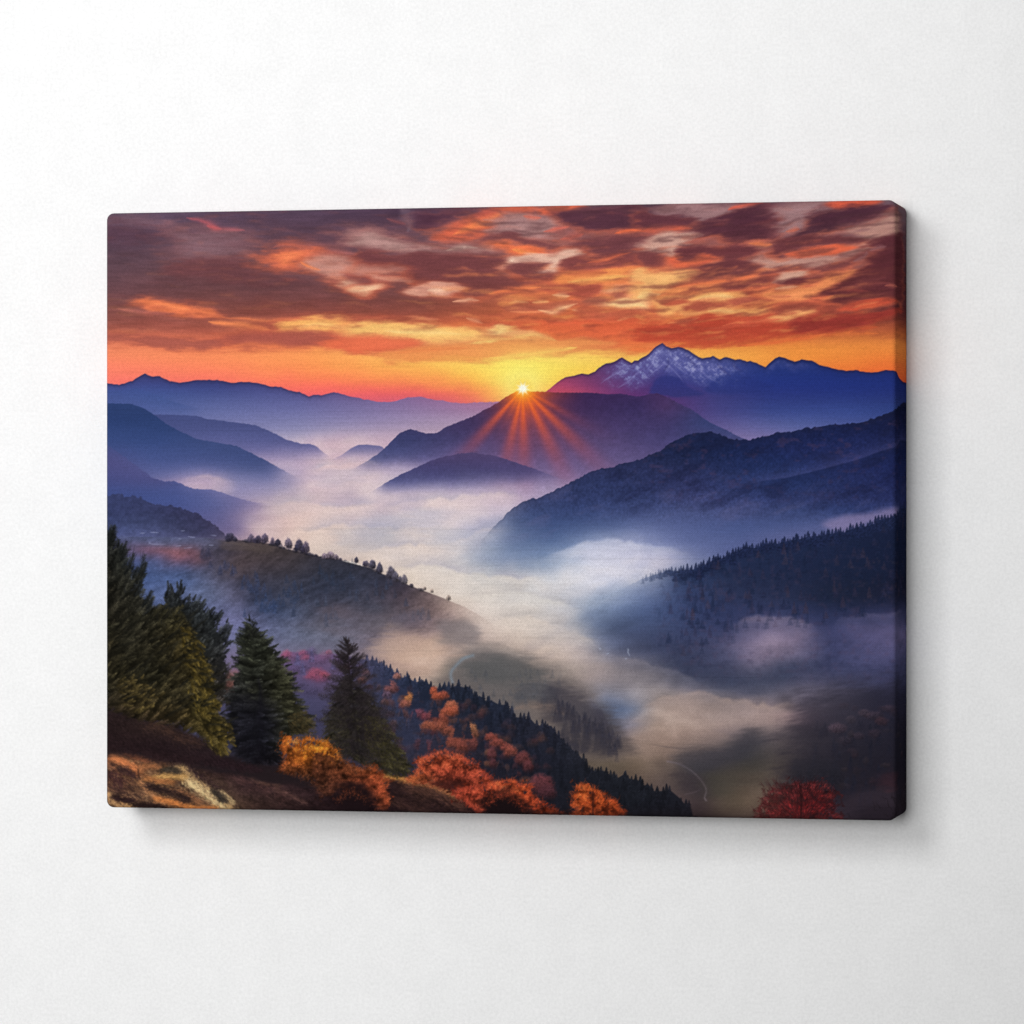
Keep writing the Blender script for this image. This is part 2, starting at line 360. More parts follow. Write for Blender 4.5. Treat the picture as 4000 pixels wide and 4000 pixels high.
# right part
cloud(C(100,162,240,108,420,103,640,108,720,130,640,162,550,192,460,207,400,212,360,192,300,152,200,172), (168,128,130), 7, .93)
stroke(C(620,145,740,110,850,96), 4, (234,104,82), .85)
cloud(C(-20,130,120,163,250,178,390,200,320,242,150,272,-20,262), (88,56,72), 6, .9)
cloud(C(550,192,640,148,760,112,910,103,985,140,1005,222,1012,272,960,312,900,352,780,362,640,362,560,332,400,342,300,372,250,332,330,268,400,218,480,203), (70,46,66), 7, .97, (108,60,68))
stroke(C(-10,290,120,280,260,265,350,265), 5, (240,108,76), .92)
stroke(C(60,305,180,310,290,290), 3.5, (225,105,80), .7)
cloud(C(950,145,1080,108,1250,108,1365,115,1200,162,1140,202,1120,242,1080,272,1010,282,1000,222), (168,130,132), 7, .95)
stroke(C(1000,286,1050,276,1100,268), 3, (230,118,92), .85)
cloud(C(1330,112,1420,82,1640,76,1560,105,1440,127,1355,132), (243,98,66), 4, .95)
cloud(C(1140,202,1260,148,1400,128,1550,108,1690,92,1750,110,1705,152,1660,202,1480,252,1330,292,1200,302,1080,332,990,332,1100,282,1140,242), (70,46,66), 7, .97, (86,54,66))
cloud(C(1470,300,1560,268,1680,213,1765,185,1770,272,1680,322,1600,372,1560,402,1470,442,1400,482,1250,512,1180,532,1100,522,1000,522,900,537,840,532,830,500,770,478,900,488,1060,458,1200,448,1350,428,1500,368,1540,328), (190,142,130), 7, .95, (204,154,140))
cloud(C(920,362,1050,328,1250,316,1480,318,1550,340,1500,372,1380,392,1200,422,1080,452,950,472,890,440), (95,58,68), 6, .95)
cloud(C(1050,452,1180,413,1300,398,1455,402,1380,432,1240,447,1120,462), (240,110,76), 4, .95)
stroke(C(740,375,830,380,910,380), 3.2, (248,140,88), .9)
cloud(C(20,402,120,328,280,308,340,330,260,382,250,442,200,472,170,452,100,427), (210,164,148), 6, .95)
cloud(C(-20,432,60,423,140,438,195,480,150,532,60,542,-20,512), (105,65,72), 5, .93)
cloud(C(200,482,300,468,420,448,550,418,570,450,440,502,330,522,240,512), (238,108,76), 5, .93)
cloud(C(230,462,300,398,420,388,540,398,640,383,765,398,775,440,720,480,822,510,845,550,760,592,640,612,500,612,340,642,210,652,235,600,380,560,330,530,540,482,440,452,330,482), (98,58,70), 5, .95, (116,68,70))
stroke(C(220,520,330,510,470,480), 4, (240,118,78), .8)
cloud(C(-20,562,80,580,200,580,360,568,280,612,180,662,120,702,-20,745), (252,186,116), 6, .93)
stroke(C(-20,740,60,728,140,718), 6, (255,218,145), .9)
stroke(C(200,668,420,642,620,612,810,598), 4.5, (243,128,82), .92)
cloud(C(370,684,520,658,660,638,800,628,840,588,900,568,1020,558,1000,612,930,642,860,682,720,692,560,712,440,722), (110,64,68), 5, .93)
cloud(C(850,582,950,528,1060,518,1180,533,1300,508,1420,468,1560,398,1650,398,1600,442,1520,502,1460,542,1300,562,1100,562), (106,66,73), 6, .9)
cloud(C(970,595,1060,563,1130,575,1060,612,975,645), (222,172,150), 5, .95)
cloud(C(950,655,1020,618,1150,598,1295,603,1220,642,1100,662), (86,48,60), 4, .95)
cloud(C(860,708,1060,680,1200,658,1330,608,1470,556,1400,612,1320,652,1240,702,1180,742,1060,762,910,752), (250,152,96), 5, .95)
stroke(C(940,690,1020,672,1100,668), 3, (245,180,140), .8)
stroke(C(880,725,960,735,1040,732), 3, (200,100,80), .6)
cloud(C(640,712,740,700,850,705,800,728,700,735), (150,78,70), 4, .85)
cloud(C(1780,310,1640,338,1585,388,1640,420,1560,480,1520,540,1440,580,1340,640,1240,702,1150,752,1300,772,1420,802,1600,792,1800,760,1900,740,1900,330), (80,46,59), 6, .96, (112,56,58))
stroke(C(1580,428,1630,408,1680,396), 4.5, (165,110,114), .8)
stroke(C(1480,500,1540,470,1560,430), 4, (150,105,110), .6)
stroke(C(1380,680,1560,655,1720,648), 4, (150,78,76), .7)
stroke(C(1440,640,1560,620,1700,610), 3, (128,68,70), .6)
stroke(C(1690,672,1730,666,1770,668), 3, (190,105,90), .7)
stroke(C(1160,748,1240,742,1320,738), 3.2, (240,120,82), .9)
stroke(C(1270,705,1420,695,1560,700), 3, (150,72,66), .7)
cloud(C(1380,825,1500,785,1620,766,1700,766,1600,802,1480,822), (228,94,66), 4, .93)
stroke(C(1450,808,1540,792,1620,778), 2.6, (248,135,88), .8)
stroke(C(1680,770,1740,768,1800,772), 3, (205,84,64), .8)
cloud(C(120,772,300,738,540,718,730,738,640,792,500,842,560,862,700,842,880,828,820,862,640,902,480,852,330,852,260,832,180,842), (255,186,112), 6, .93)
stroke(C(400,760,520,740,640,742), 4, (255,208,140), .7)
cloud(C(180,782,240,762,320,758,280,778,210,790), (198,94,70), 4, .9)
cloud(C(630,772,760,748,845,770,720,792), (186,94,75), 4, .93)
cloud(C(320,802,450,783,575,788,440,822,330,832), (184,90,70), 4, .93)
stroke(C(480,838,600,842,720,828), 4, (255,200,128), .8)
cloud(C(910,895,960,848,1060,818,1175,828,1080,872,1000,902), (251,178,112), 5, .95)
stroke(C(880,870,940,850,1000,820), 3, (244,140,92), .7)
cloud(C(930,830,1000,795,1120,790,1200,800,1060,822,960,852), (170,84,68), 4, .85)
cloud(C(-20,945,200,928,420,857,560,858,700,858,900,848,850,892,1000,902,1160,862,1350,848,1600,848,1760,828,1900,820,1780,856,1640,903,1560,948,1400,972,1160,1003,960,1032,740,1062,440,1092,200,1062,-20,1042), (172,72,58), 7, .9, (205,86,60))
cloud(C(1000,905,1160,864,1350,850,1600,850,1760,832,1760,850,1600,900,1500,940,1300,970,1100,985), (136,58,56), 7, .85)
stroke(C(170,925,300,905,420,878), 2.6, (246,150,98), .85)
stroke(C(560,938,720,915,860,900,1000,890), 3, (232,116,82), .8)
stroke(C(400,960,640,945,820,930), 2.6, (205,96,72), .6)
stroke(C(700,1085,1000,1038,1300,1000), 4, (240,114,66), .75)
stroke(C(1400,985,1550,955,1640,940), 3, (225,100,62), .7)
stroke(C(1150,1025,1400,990,1650,985), 4, (244,128,66), .55)
# layered streaks: thin dark scud and glowing slits drawn along the wind
deck0 = sstep(652, 618, GY + 10 * mx_) * sstep(370, 400, GY)
right_ = sstep(640, 1000, GX)
st1 = fbm((GX + 1.5 * WX) / 62, (fy_ + 1.2 * WY) / 7.5, 3, 4, .55); st2 = fbm((GX + 1.2 * WX) / 48 + 30, (fy_ + WY) / 6.0 + 70, 10, 4, .55)
lumi = art @ np.array([.3, .6, .1], np.float32)
dk = np.stack([0.40 + 0.16 * sstep(420, 620, GY), 0.255 + 0 * GY, 0.27 - 0.05 * sstep(420, 620, GY)], -1)
over(dk, deck0 * blur(sstep(.02, .5, st1), 1.3) * (0.25 + .35 * sstep(.35, .6, lumi)) * (.45 + .55 * right_))
gl = np.stack([0.93 + 0 * GY, 0.46 + 0.14 * sstep(430, 600, GY), 0.33 + 0.02 * GY / 600], -1)
over(gl, deck0 * blur(sstep(.15, .6, st2), 1.3) * (.12 + .5 * right_ * sstep(420, 520, GY)) * sstep(1730, 1500, GX + .0 * GY))
# fine drawn-out wisps over the cloud deck
deck = sstep(655, 610, GY)
art *= (1 + deck * (0.075 * fbm(GX / 34, fy_ / 5.5, 6, 3)))[..., None]
art[:] = art + (art.mean(-1, keepdims=True) - art) * .05 * sstep(700, 640, GY)[..., None]

# sun and its glow
SX, SY = 986.5, 733.5
rr = np.hypot(GX - SX, GY - SY)
over(rgb((255, 238, 120)), 0.75 * np.exp(-(rr / 62) ** 1.6))
over(rgb((255, 250, 160)), 0.8 * np.exp(-(rr / 26) ** 1.7))

# ---- ridges and mist --------------------------------------------------------
xs_ = (np.arange(NX) + X0 + 0.5)
def line(*segs):
    p = [q for s in segs for q in s]; p.sort()
    a = np.array([q[0] for q in p]); b = np.array([q[1] for q in p])
    return np.interp(xs_, a, b, left=b[0] if a[0] < X0 + 60 else 4000, right=b[-1] if a[-1] > 1690 else 4000)
def treeline(r, h, step, seed, point=0.5):
    """adds tree tops along a ridge: rounded or pointed bumps of uneven height"""
    g = np.random.default_rng(seed); o = np.zeros(NX); x = X0
    while x < X0 + NX:
        w = step * g.uniform(0.5, 1.5); hh = h * g.uniform(0.15, 1.0) ** 1.3
        u = np.abs(xs_ - x) / w
        o = np.maximum(o, hh * np.clip(1 - u ** (1.0 if g.random() < point else 2.2), 0, 1)); x += w * g.uniform(0.5, 1.4)
    return r - o
def mask_below(r, aa=1.0):
    return np.clip((GY - r[None, :].astype(np.float32)) / aa + 0.5, 0, 1)
valley = loft([
    R(790, 170,120,120,170, 400,125,125,175, 560,150,145,185, 650,185,165,190, 720,190,168,190, 1000,140,120,165, 1700,110,105,165),
    R(812, 170,135,135,180, 400,140,138,182, 560,165,158,190, 650,196,175,190, 720,195,175,190, 1000,150,130,170, 1700,120,112,170),
    R(835, 170,150,145,185, 560,185,170,188, 610,208,182,190, 650,216,187,190, 700,206,178,190, 1000,150,130,170, 1700,120,112,170),
    R(862, 170,150,145,185, 540,168,157,190, 620,218,190,195, 680,216,190,200, 1000,160,140,175, 1700,120,112,170),
    R(885, 300,130,125,175, 560,190,170,190, 650,222,196,195, 720,192,177,200, 900,165,150,185, 1100,150,132,172, 1700,110,110,165),
    R(912, 300,170,152,188, 350,196,172,190, 400,205,178,190, 450,158,150,185, 520,142,140,180, 600,212,192,195, 680,226,206,200, 760,200,190,202, 850,185,175,200, 950,192,172,196, 1020,200,180,200, 1100,175,155,190, 1700,95,100,160),
    R(940, 300,120,120,170, 420,128,126,172, 470,160,148,180, 520,166,150,175, 600,215,190,190, 660,196,180,195, 720,226,206,205, 800,237,217,210, 900,237,217,215, 980,206,190,205, 1060,185,170,195, 1700,90,100,160),
    R(970, 400,118,118,162, 430,132,126,165, 480,178,157,170, 560,228,202,190, 640,222,202,195, 700,202,186,195, 760,222,206,205, 850,230,214,210, 930,216,205,215, 980,170,165,195, 1100,120,125,170, 1700,90,100,160),
    R(1000, 420,120,110,150, 470,192,166,175, 560,232,206,190, 640,217,200,195, 680,196,186,195, 720,186,186,200, 780,222,211,205, 850,227,216,215, 900,190,190,210, 960,122,132,172, 1100,108,120,165, 1200,130,140,185, 1250,125,130,180, 1300,112,118,170, 1700,100,105,160),
    R(1030, 460,190,165,165, 520,208,187,180, 600,217,201,185, 680,206,196,190, 740,201,196,195, 800,227,213,200, 870,206,205,210, 930,160,170,195, 1000,122,138,178, 1080,145,160,198, 1130,195,200,225, 1180,207,206,226, 1230,170,175,210, 1300,115,120,170, 1700,90,95,150),
    R(1060, 600,200,182,170, 640,204,188,178, 700,222,206,190, 780,216,206,195, 850,200,200,200, 900,164,174,190, 960,127,142,178, 1020,122,142,178, 1070,165,180,205, 1110,217,221,235, 1180,222,221,236, 1260,207,196,210, 1300,160,160,190, 1400,90,98,150, 1700,60,68,110),
    R(1085, 680,195,178,165, 700,207,191,175, 770,227,211,190, 850,217,211,205, 920,198,203,205, 1000,182,192,205, 1060,216,221,225, 1130,230,229,236, 1200,206,210,225, 1240,172,181,206, 1300,110,120,160, 1700,50,58,95),
    R(1110, 760,205,188,172, 790,224,207,190, 860,227,221,210, 940,227,223,215, 1020,223,223,222, 1090,223,223,226, 1150,188,199,220, 1200,138,153,186, 1260,84,99,144, 1700,46,54,90),
    R(1140, 800,200,182,165, 850,218,202,185, 900,226,216,205, 1000,227,223,215, 1060,206,210,215, 1120,148,164,190, 1200,84,104,148, 1300,58,72,114, 1700,46,54,88),
    R(1170, 820,170,150,148, 850,190,170,160, 920,222,208,195, 1000,223,213,200, 1060,196,196,202, 1110,122,137,167, 1200,74,90,130, 1300,60,72,112, 1400,60,68,108, 1450,75,78,115, 1550,62,68,108, 1690,70,74,115),
    R(1195, 700,130,120,130, 760,165,140,140, 830,172,150,142, 900,192,172,160, 980,222,206,190, 1050,212,202,192, 1090,170,170,178, 1130,100,112,142, 1200,70,80,112, 1300,60,68,102, 1400,82,82,115, 1450,152,134,156, 1490,132,118,144, 1560,64,69,109, 1640,92,88,128, 1690,110,102,142),
    R(1230, 680,150,130,135, 740,190,162,150, 800,207,178,156, 850,170,148,138, 890,130,122,122, 960,172,156,145, 1040,216,197,180, 1100,178,166,168, 1150,112,113,132, 1250,64,70,98, 1350,72,76,108, 1420,140,124,146, 1480,120,110,134, 1560,68,73,110, 1620,78,80,118, 1690,90,88,128),
    R(1260, 700,170,142,130, 780,206,179,160, 830,190,166,148, 865,116,114,108, 950,104,104,104, 1010,146,133,124, 1080,180,166,156, 1130,168,154,152, 1200,112,108,118, 1280,60,67,94, 1360,70,74,100, 1420,86,86,108, 1480,62,70,96, 1550,66,71,104, 1690,72,75,112),
    R(1290, 740,150,128,118, 800,182,157,140, 850,126,118,112, 890,96,97,97, 970,96,97,97, 1050,143,130,122, 1120,166,152,150, 1180,164,154,157, 1240,132,125,130, 1300,78,81,102, 1380,60,68,94, 1450,68,74,98, 1520,78,78,102, 1640,78,77,102, 1690,66,66,96),
    R(1320, 860,105,100,100, 900,118,111,109, 960,104,103,103, 1030,113,107,107, 1100,126,116,116, 1140,106,118,148, 1190,138,138,152, 1240,170,155,148, 1300,164,147,143, 1360,128,120,126, 1420,132,120,126, 1500,124,113,122, 1570,106,99,113, 1630,64,63,84, 1690,50,50,75),
    R(1350, 900,95,92,95, 960,108,103,104, 1040,130,118,110, 1090,105,106,118, 1140,92,112,152, 1180,112,126,156, 1230,168,150,139, 1300,174,154,143, 1400,160,141,137, 1480,152,128,127, 1520,138,113,118, 1580,84,78,92, 1690,50,48,70),
    R(1380, 1000,110,98,92, 1040,118,106,98, 1100,84,81,88, 1140,82,92,120, 1180,142,130,138, 1230,168,147,133, 1300,158,136,126, 1380,132,116,116, 1450,106,96,100, 1520,84,77,84, 1600,56,54,66, 1690,42,42,58),
    R(1410, 1080,100,90,88, 1150,116,102,97, 1200,141,122,112, 1260,144,121,110, 1330,106,95,96, 1400,58,60,72, 1450,73,70,76, 1500,98,87,88, 1540,74,68,75, 1600,50,48,58, 1690,38,38,52),
    R(1440, 1100,100,88,78, 1150,110,98,84, 1200,124,107,91, 1260,108,94,87, 1320,74,71,73, 1370,60,58,64, 1420,66,64,62, 1480,88,80,76, 1530,62,58,62, 1600,44,43,50, 1690,36,34,46),
    R(1480, 1140,100,86,78, 1200,108,91,81, 1260,95,82,78, 1320,62,58,62, 1360,72,69,63, 1400,92,80,70, 1460,104,90,80, 1520,76,66,68, 1600,44,42,50, 1690,40,35,45),
    R(1520, 1200,92,78,75, 1260,90,75,75, 1320,72,60,63, 1380,112,97,82, 1440,112,93,82, 1500,90,68,72, 1560,60,50,58, 1620,50,42,50, 1690,55,48,55),
    R(1556, 1250,60,50,52, 1300,52,44,46, 1400,68,56,55, 1450,72,56,57, 1600,50,40,46, 1690,46,39,43)],
    12, (22 * mx_, 12 * my_))
fog_tex = fbm(GX / 60, (GY + 0.12 * GX) / 22, 11, 4)
valley[..., 2] += 0.006 * sstep(.55, .8, valley[..., 0]); valley[..., 1] -= 0.008 * sstep(.55, .8, valley[..., 0])
def billow(cx_, cy_, k):
    w1 = fbm(cx_ / 90, cy_ / 60, k, 3); w2 = fbm(cx_ / 80 + 9, cy_ / 50, k + 3, 3)
    return 1 - 2 * np.abs(fbm((cx_ + 46 * w1) / 92, (cy_ + 24 * w2 + .18 * cx_) / 36, k + 5, 4, .5))
bil = billow(GX, GY, 2); bil2 = blur(billow(GX * 1.4 + 300, GY * 1.5, 6), 3.5)
bil = blur(bil, 3.5)
fogm = sstep(.45, .75, valley.mean(-1))
pk_ = np.array([1.0, .94, .90], np.float32)
valley = valley * (1 - .55 * fogm[..., None] * np.clip(-(.6 * bil + .4 * bil2) + .35, 0, 1)[..., None] * np.array([.30, .28, .20], np.float32))
hi_ = fogm * np.clip(.6 * bil + .4 * bil2 - .45, 0, 1) * .55
valley = valley * (1 - hi_[..., None]) + pk_ * hi_[..., None]
dimm = sstep(.2, .45, valley.mean(-1)) * (1 - fogm) * sstep(1040, 1120, GY)
valley *= (1 + .22 * dimm * (.6 * bil + .4 * bil2 - .3))[..., None]
valley *= (1 + 0.028 * fog_tex + 0.012 * fbm(GX / 30, GY / 14, 13, 3))[..., None]

# 1 far left range
r1 = line(D(-60,165,60,170,150,183,240,155,300,118,325,106,345,113,380,125,430,125,500,158,560,170,660,152,740,149,820,150,930,168,1020,162,1110,170,1190,193,1260,197,1340,228,1390,232,1450,262,1490,250,1540,255,1600,237,1650,235,1720,258,1790,270,1830,285),
          E(70,285,130,300,230,300,330,270,430,264,520,285,580,288,650,305,730,310,800,303,880,300,1000,300))
r1 = r1 + 0.7 * vnoise(xs_ / 5, xs_ * 0, 3)
f1 = loft([
    R(700, 200,62,62,108, 400,58,56,98, 560,70,62,105, 700,120,92,140, 900,190,110,140),
    R(725, 200,72,82,142, 400,64,72,128, 560,78,78,128, 640,100,85,135, 700,125,98,145, 900,190,115,145),
    R(745, 200,76,92,156, 300,70,90,152, 400,76,88,148, 560,90,92,148, 640,106,96,146, 760,132,106,152, 900,175,115,150),
    R(770, 200,72,88,150, 300,82,98,160, 400,98,108,164, 560,108,110,165, 700,130,118,164, 820,150,122,162, 900,165,125,160),
    R(795, 200,90,102,162, 400,115,120,172, 560,130,130,176, 700,150,138,178, 820,168,148,178, 900,175,150,178),
    R(820, 200,110,115,170, 400,135,135,180, 560,152,148,184, 640,176,162,186, 720,186,165,186, 900,190,165,185),
    R(850, 200,130,130,178, 560,185,168,188, 650,212,184,190, 720,205,178,190, 900,190,165,185)], 8)
m1 = mask_below(r1, 1.6)
over(f1, m1)
rim = np.exp(-np.clip(GY - r1[None, :] - 1, 0, None) / 3.0) * m1 * sstep(720, 560, GX)
over(rgb((48, 44, 78)), 0.65 * rim)
r1b = line(D(0,225,60,218,150,220,270,203,370,240,480,285,600,320,720,345))
over(rgb((66, 86, 146)), mask_below(r1b, 3) * 0.55 * np.exp(-np.clip(GY - r1b[None, :], 0, None) / 22) * sstep(390, 330, GX))
# snow range behind it first
r9 = line(B(1200,1420,1285,1355,1330,1320,1390,1270,1420,1255,1470,1248,1530,1230,1580,1235,1625,1215,1650,1190,1700,1158,1730,1158,1760,1148,1790,1128,1808,1120,1850,1145,1875,1158,1895,1140,1920,1140),
          C(-5,1168,60,1130,110,1080,140,1063,155,1057,180,1078,215,1090,260,1083,300,1092,330,1105,360,1125,400,1150,430,1160,480,1155,500,1142,520,1155,550,1168,580,1155,620,1158,650,1170,690,1168,735,1185,760,1178,800,1195,840,1212,862,1220,900,1185,930,1160,955,1150,1000,1160,1060,1185,1110,1168,1180,1178,1230,1205,1290,1220,1350,1235,1420,1248,1480,1242,1560,1258,1640,1255,1690,1240,1740,1245,1770,1255,1800,1280,1830,1292,1900,1310))
r9 = r9 + 0.8 * fbm(xs_ / 7, xs_ * 0, 7, 2)
f9 = loft([
    R(650, 1000,120,64,110, 1150,92,68,122, 1250,84,84,142, 1400,50,60,110, 1700,40,44,84),
    R(690, 1000,150,70,112, 1100,104,64,112, 1180,88,66,124, 1260,80,82,148, 1350,72,80,145, 1450,46,62,128, 1550,40,56,122, 1700,40,54,118),
    R(718, 1000,215,84,106, 1060,172,76,110, 1120,122,66,112, 1200,84,62,122, 1260,70,70,136, 1350,58,70,138, 1450,44,60,132, 1700,40,56,126),
    R(745, 1000,190,80,115, 1100,150,70,120, 1200,100,58,118, 1280,84,60,122, 1350,66,66,132, 1450,48,60,134, 1600,44,60,136, 1700,44,58,130),
    R(775, 1200,110,64,118, 1280,92,66,124, 1350,76,74,140, 1450,60,76,150, 1600,60,80,156, 1700,52,72,142),
    R(805, 1200,110,80,130, 1300,100,84,140, 1400,104,102,162, 1500,92,104,168, 1600,80,94,162, 1700,70,84,150),
    R(830, 1200,120,95,145, 1400,138,124,174, 1500,128,122,176, 1700,100,105,165)], 8)
m9 = mask_below(r9, 1.6)
dd = GY - r9[None, :].astype(np.float32)
over(f9, m9)
rock = fbm((GX + 0.9 * GY) / 16, (GY - 0.8 * GX) / 6, 2, 5, 0.62)
rock2 = fbm((GX - 0.9 * GY) / 17, (GY + 0.8 * GX) / 6, 9, 5, 0.62)
grain = fbm(GX / 2.6, GY / 2.2, 5, 2)
zone = sstep(2, 9, dd) * (1 - sstep(24, 62, dd)) * sstep(1120, 1200, GX) * (1 - sstep(1330, 1420, GX))
zone2 = sstep(3, 9, dd) * (1 - sstep(9, 26, dd)) * sstep(1440, 1455, GX) * (1 - sstep(1490, 1560, GX)) * 0.4
snow = sstep(-0.5, 0.5, 0.75 * rock + 0.6 * rock2 + 0.2 * grain + 0.05)
over(rgb((112, 114, 174)), m9 * np.clip(zone + zone2, 0, 1) * (0.28 + 0.6 * snow))
over(rgb((176, 178, 216)), m9 * np.clip(zone, 0, 1) * sstep(0.0, 0.5, 0.7 * rock + 0.5 * rock2 + 0.2 * grain) * .65)
for p in (B(1660,1300,1730,1250,1790,1215,1850,1180,1900,1160), B(1780,1330,1840,1290,1900,1240,1950,1200), C(60,1290,120,1230,170,1200,230,1250,300,1330), C(330,1290,400,1230,470,1290,560,1330), C(180,1110,230,1160,280,1220,330,1280), C(110,1120,90,1180,50,1240)):
    stroke(p, 1.6, (148,146,198), .4, 0.25)
for p in (C(300,1120,340,1170,400,1230), C(200,1150,190,1200,150,1260), C(520,1190,560,1240,620,1290), C(620,1190,660,1230,700,1250)):
    stroke(p, 2.0, (56,54,108), .45, 0.3)
blob(C(110,1320,190,1280,260,1305,340,1365,420,1410,100,1410), (52,58,124), 4, .75, None, 0.8, 0.3)
blob(C(520,1310,640,1275,760,1300,900,1380,480,1390), (46,58,126), 6, .5, None, 0.8, 0.3)
over(rgb((38, 32, 58)), 0.62 * np.exp(-np.clip(dd - 1, 0, None) / 2.6) * m9 * np.clip(sstep(1010, 1100, GX), 0.2, 1))
over(rgb((224, 92, 92)), 0.42 * m9 * np.exp(-((GX - 1060) / 60) ** 2 - ((GY - 742) / 13) ** 2))
# valley floor with its mist, laid in front of the far range
over(valley, sstep(806, 842, GY + 6 * mx_) * np.maximum(sstep(1050, 950, GX), sstep(860, 930, GY)))

# 2 islet and left hills
def hill(r, tab, fx=None, aa=1.4):
    tab = list(tab) + [(tab[-1][0] + 26, [(p[0], p[1], p[2], p[3], 0) for p in tab[-1][1]])]
    f = loft(tab, 8, (8 * mx_, 5 * my_)); m = mask_below(r, aa)
    if fx: m = m * sstep(fx[0], fx[1], GX)
    if f.shape[2] == 4: m = m * np.clip(f[..., 3] / 100.0, 0, 1)
    over(f[..., :3], m)
    return m
def Q(y, *v):
    return (y, [tuple(v[i:i + 5]) for i in range(0, len(v), 5)])
r8 = line(D(1600,700,1680,662,1740,618,1790,594,1850,592,1932,597), E(140,600,170,612,190,650,240,700))
hill(r8, [Q(836, 600,98,98,148,100, 740,98,98,148,100), Q(850, 600,112,108,156,100, 740,112,108,156,100), Q(860, 600,150,136,174,70, 740,150,136,174,70), Q(870, 600,200,175,190,0, 740,200,175,190,0)])
r3 = treeline(line(D(200,400,380,388,480,388,560,392,680,398,760,420,860,430,1000,450,1080,460,1180,500,1300,560,1400,588,1460,590,1500,605,1530,630,1580,668,1640,720)), 1.6, 4, 3)
hill(r3, fx=(630, 600), tab=[Q(780, 200,66,78,132,100, 620,80,84,134,100), Q(800, 200,74,84,138,100, 620,76,82,132,100), Q(830, 200,92,98,152,100, 470,88,94,148,100, 560,86,90,142,100, 640,90,92,144,100),
          Q(850, 200,110,110,160,100, 480,112,110,160,100, 560,108,106,155,95, 640,120,112,160,90), Q(864, 200,140,130,172,90, 470,146,134,175,80, 560,150,138,176,60, 640,170,150,182,30), Q(880, 200,200,170,190,0, 640,210,180,190,0)])
r2 = treeline(line(D(-60,310,60,313,150,312,240,318,320,345,390,390,470,450,560,500,680,555,820,580,960,605,1050,650,1150,700,1250,755,1330,800,1400,835,1460,870)), 1.6, 4, 5)
hill(r2, fx=(582, 500), tab=[Q(762, 170,46,66,116,100, 600,60,76,124,100), Q(790, 170,46,66,118,100, 300,46,66,116,100, 600,62,76,124,100), Q(830, 170,58,78,134,100, 300,56,76,132,100, 400,62,78,128,100, 600,66,78,126,100),
          Q(860, 170,76,82,136,100, 280,70,86,144,100, 400,70,84,138,100, 500,66,80,130,100, 600,78,86,134,100), Q(885, 170,82,82,134,100, 300,88,98,154,100, 380,96,104,158,100, 480,76,88,138,100, 560,92,98,148,90),
          Q(905, 170,82,82,134,100, 280,100,104,156,100, 330,140,130,170,75, 380,190,164,186,40, 440,120,122,168,80, 500,104,110,160,85, 560,130,126,170,40),
          Q(925, 170,82,82,134,100, 280,110,108,156,80, 330,205,178,190,10, 400,205,178,190,0, 450,140,136,178,45, 520,150,144,180,25), Q(950, 170,90,90,140,40, 450,170,158,186,0, 600,200,180,190,0)])
r4 = treeline(line(D(-60,520,60,590,130,640,200,690,300,765,370,820,430,838,480,850,520,845,570,862,620,885,700,905,780,900,860,925,960,960,1060,990,1200,1003,1260,1020,1320,1050)), 2.2, 5, 6)
hill(r4, fx=(545, 470), tab=[Q(840, 170,80,80,134,60, 260,84,84,138,0, 500,90,90,140,0), Q(870, 170,84,82,134,95, 230,84,82,134,60, 280,84,86,140,40, 340,80,86,140,100, 600,80,86,140,100), Q(900, 170,74,80,136,100, 300,82,82,134,100, 340,82,88,144,100, 400,100,104,160,100, 600,110,110,160,100),
          Q(925, 170,66,80,140,100, 300,70,84,142,100, 370,82,92,150,100, 420,104,106,160,95, 470,122,116,164,80, 560,140,128,170,60), Q(950, 170,66,82,144,100, 330,72,86,146,100, 400,90,98,152,100, 450,112,108,154,90, 500,140,126,164,70, 540,150,132,165,50),
          Q(975, 170,70,84,146,100, 360,84,90,146,100, 420,100,98,146,90, 450,125,112,152,60, 500,170,148,170,15, 560,200,180,185,0), Q(1000, 170,74,84,140,100, 400,100,96,140,80, 440,120,105,145,60, 480,180,155,170,0)])

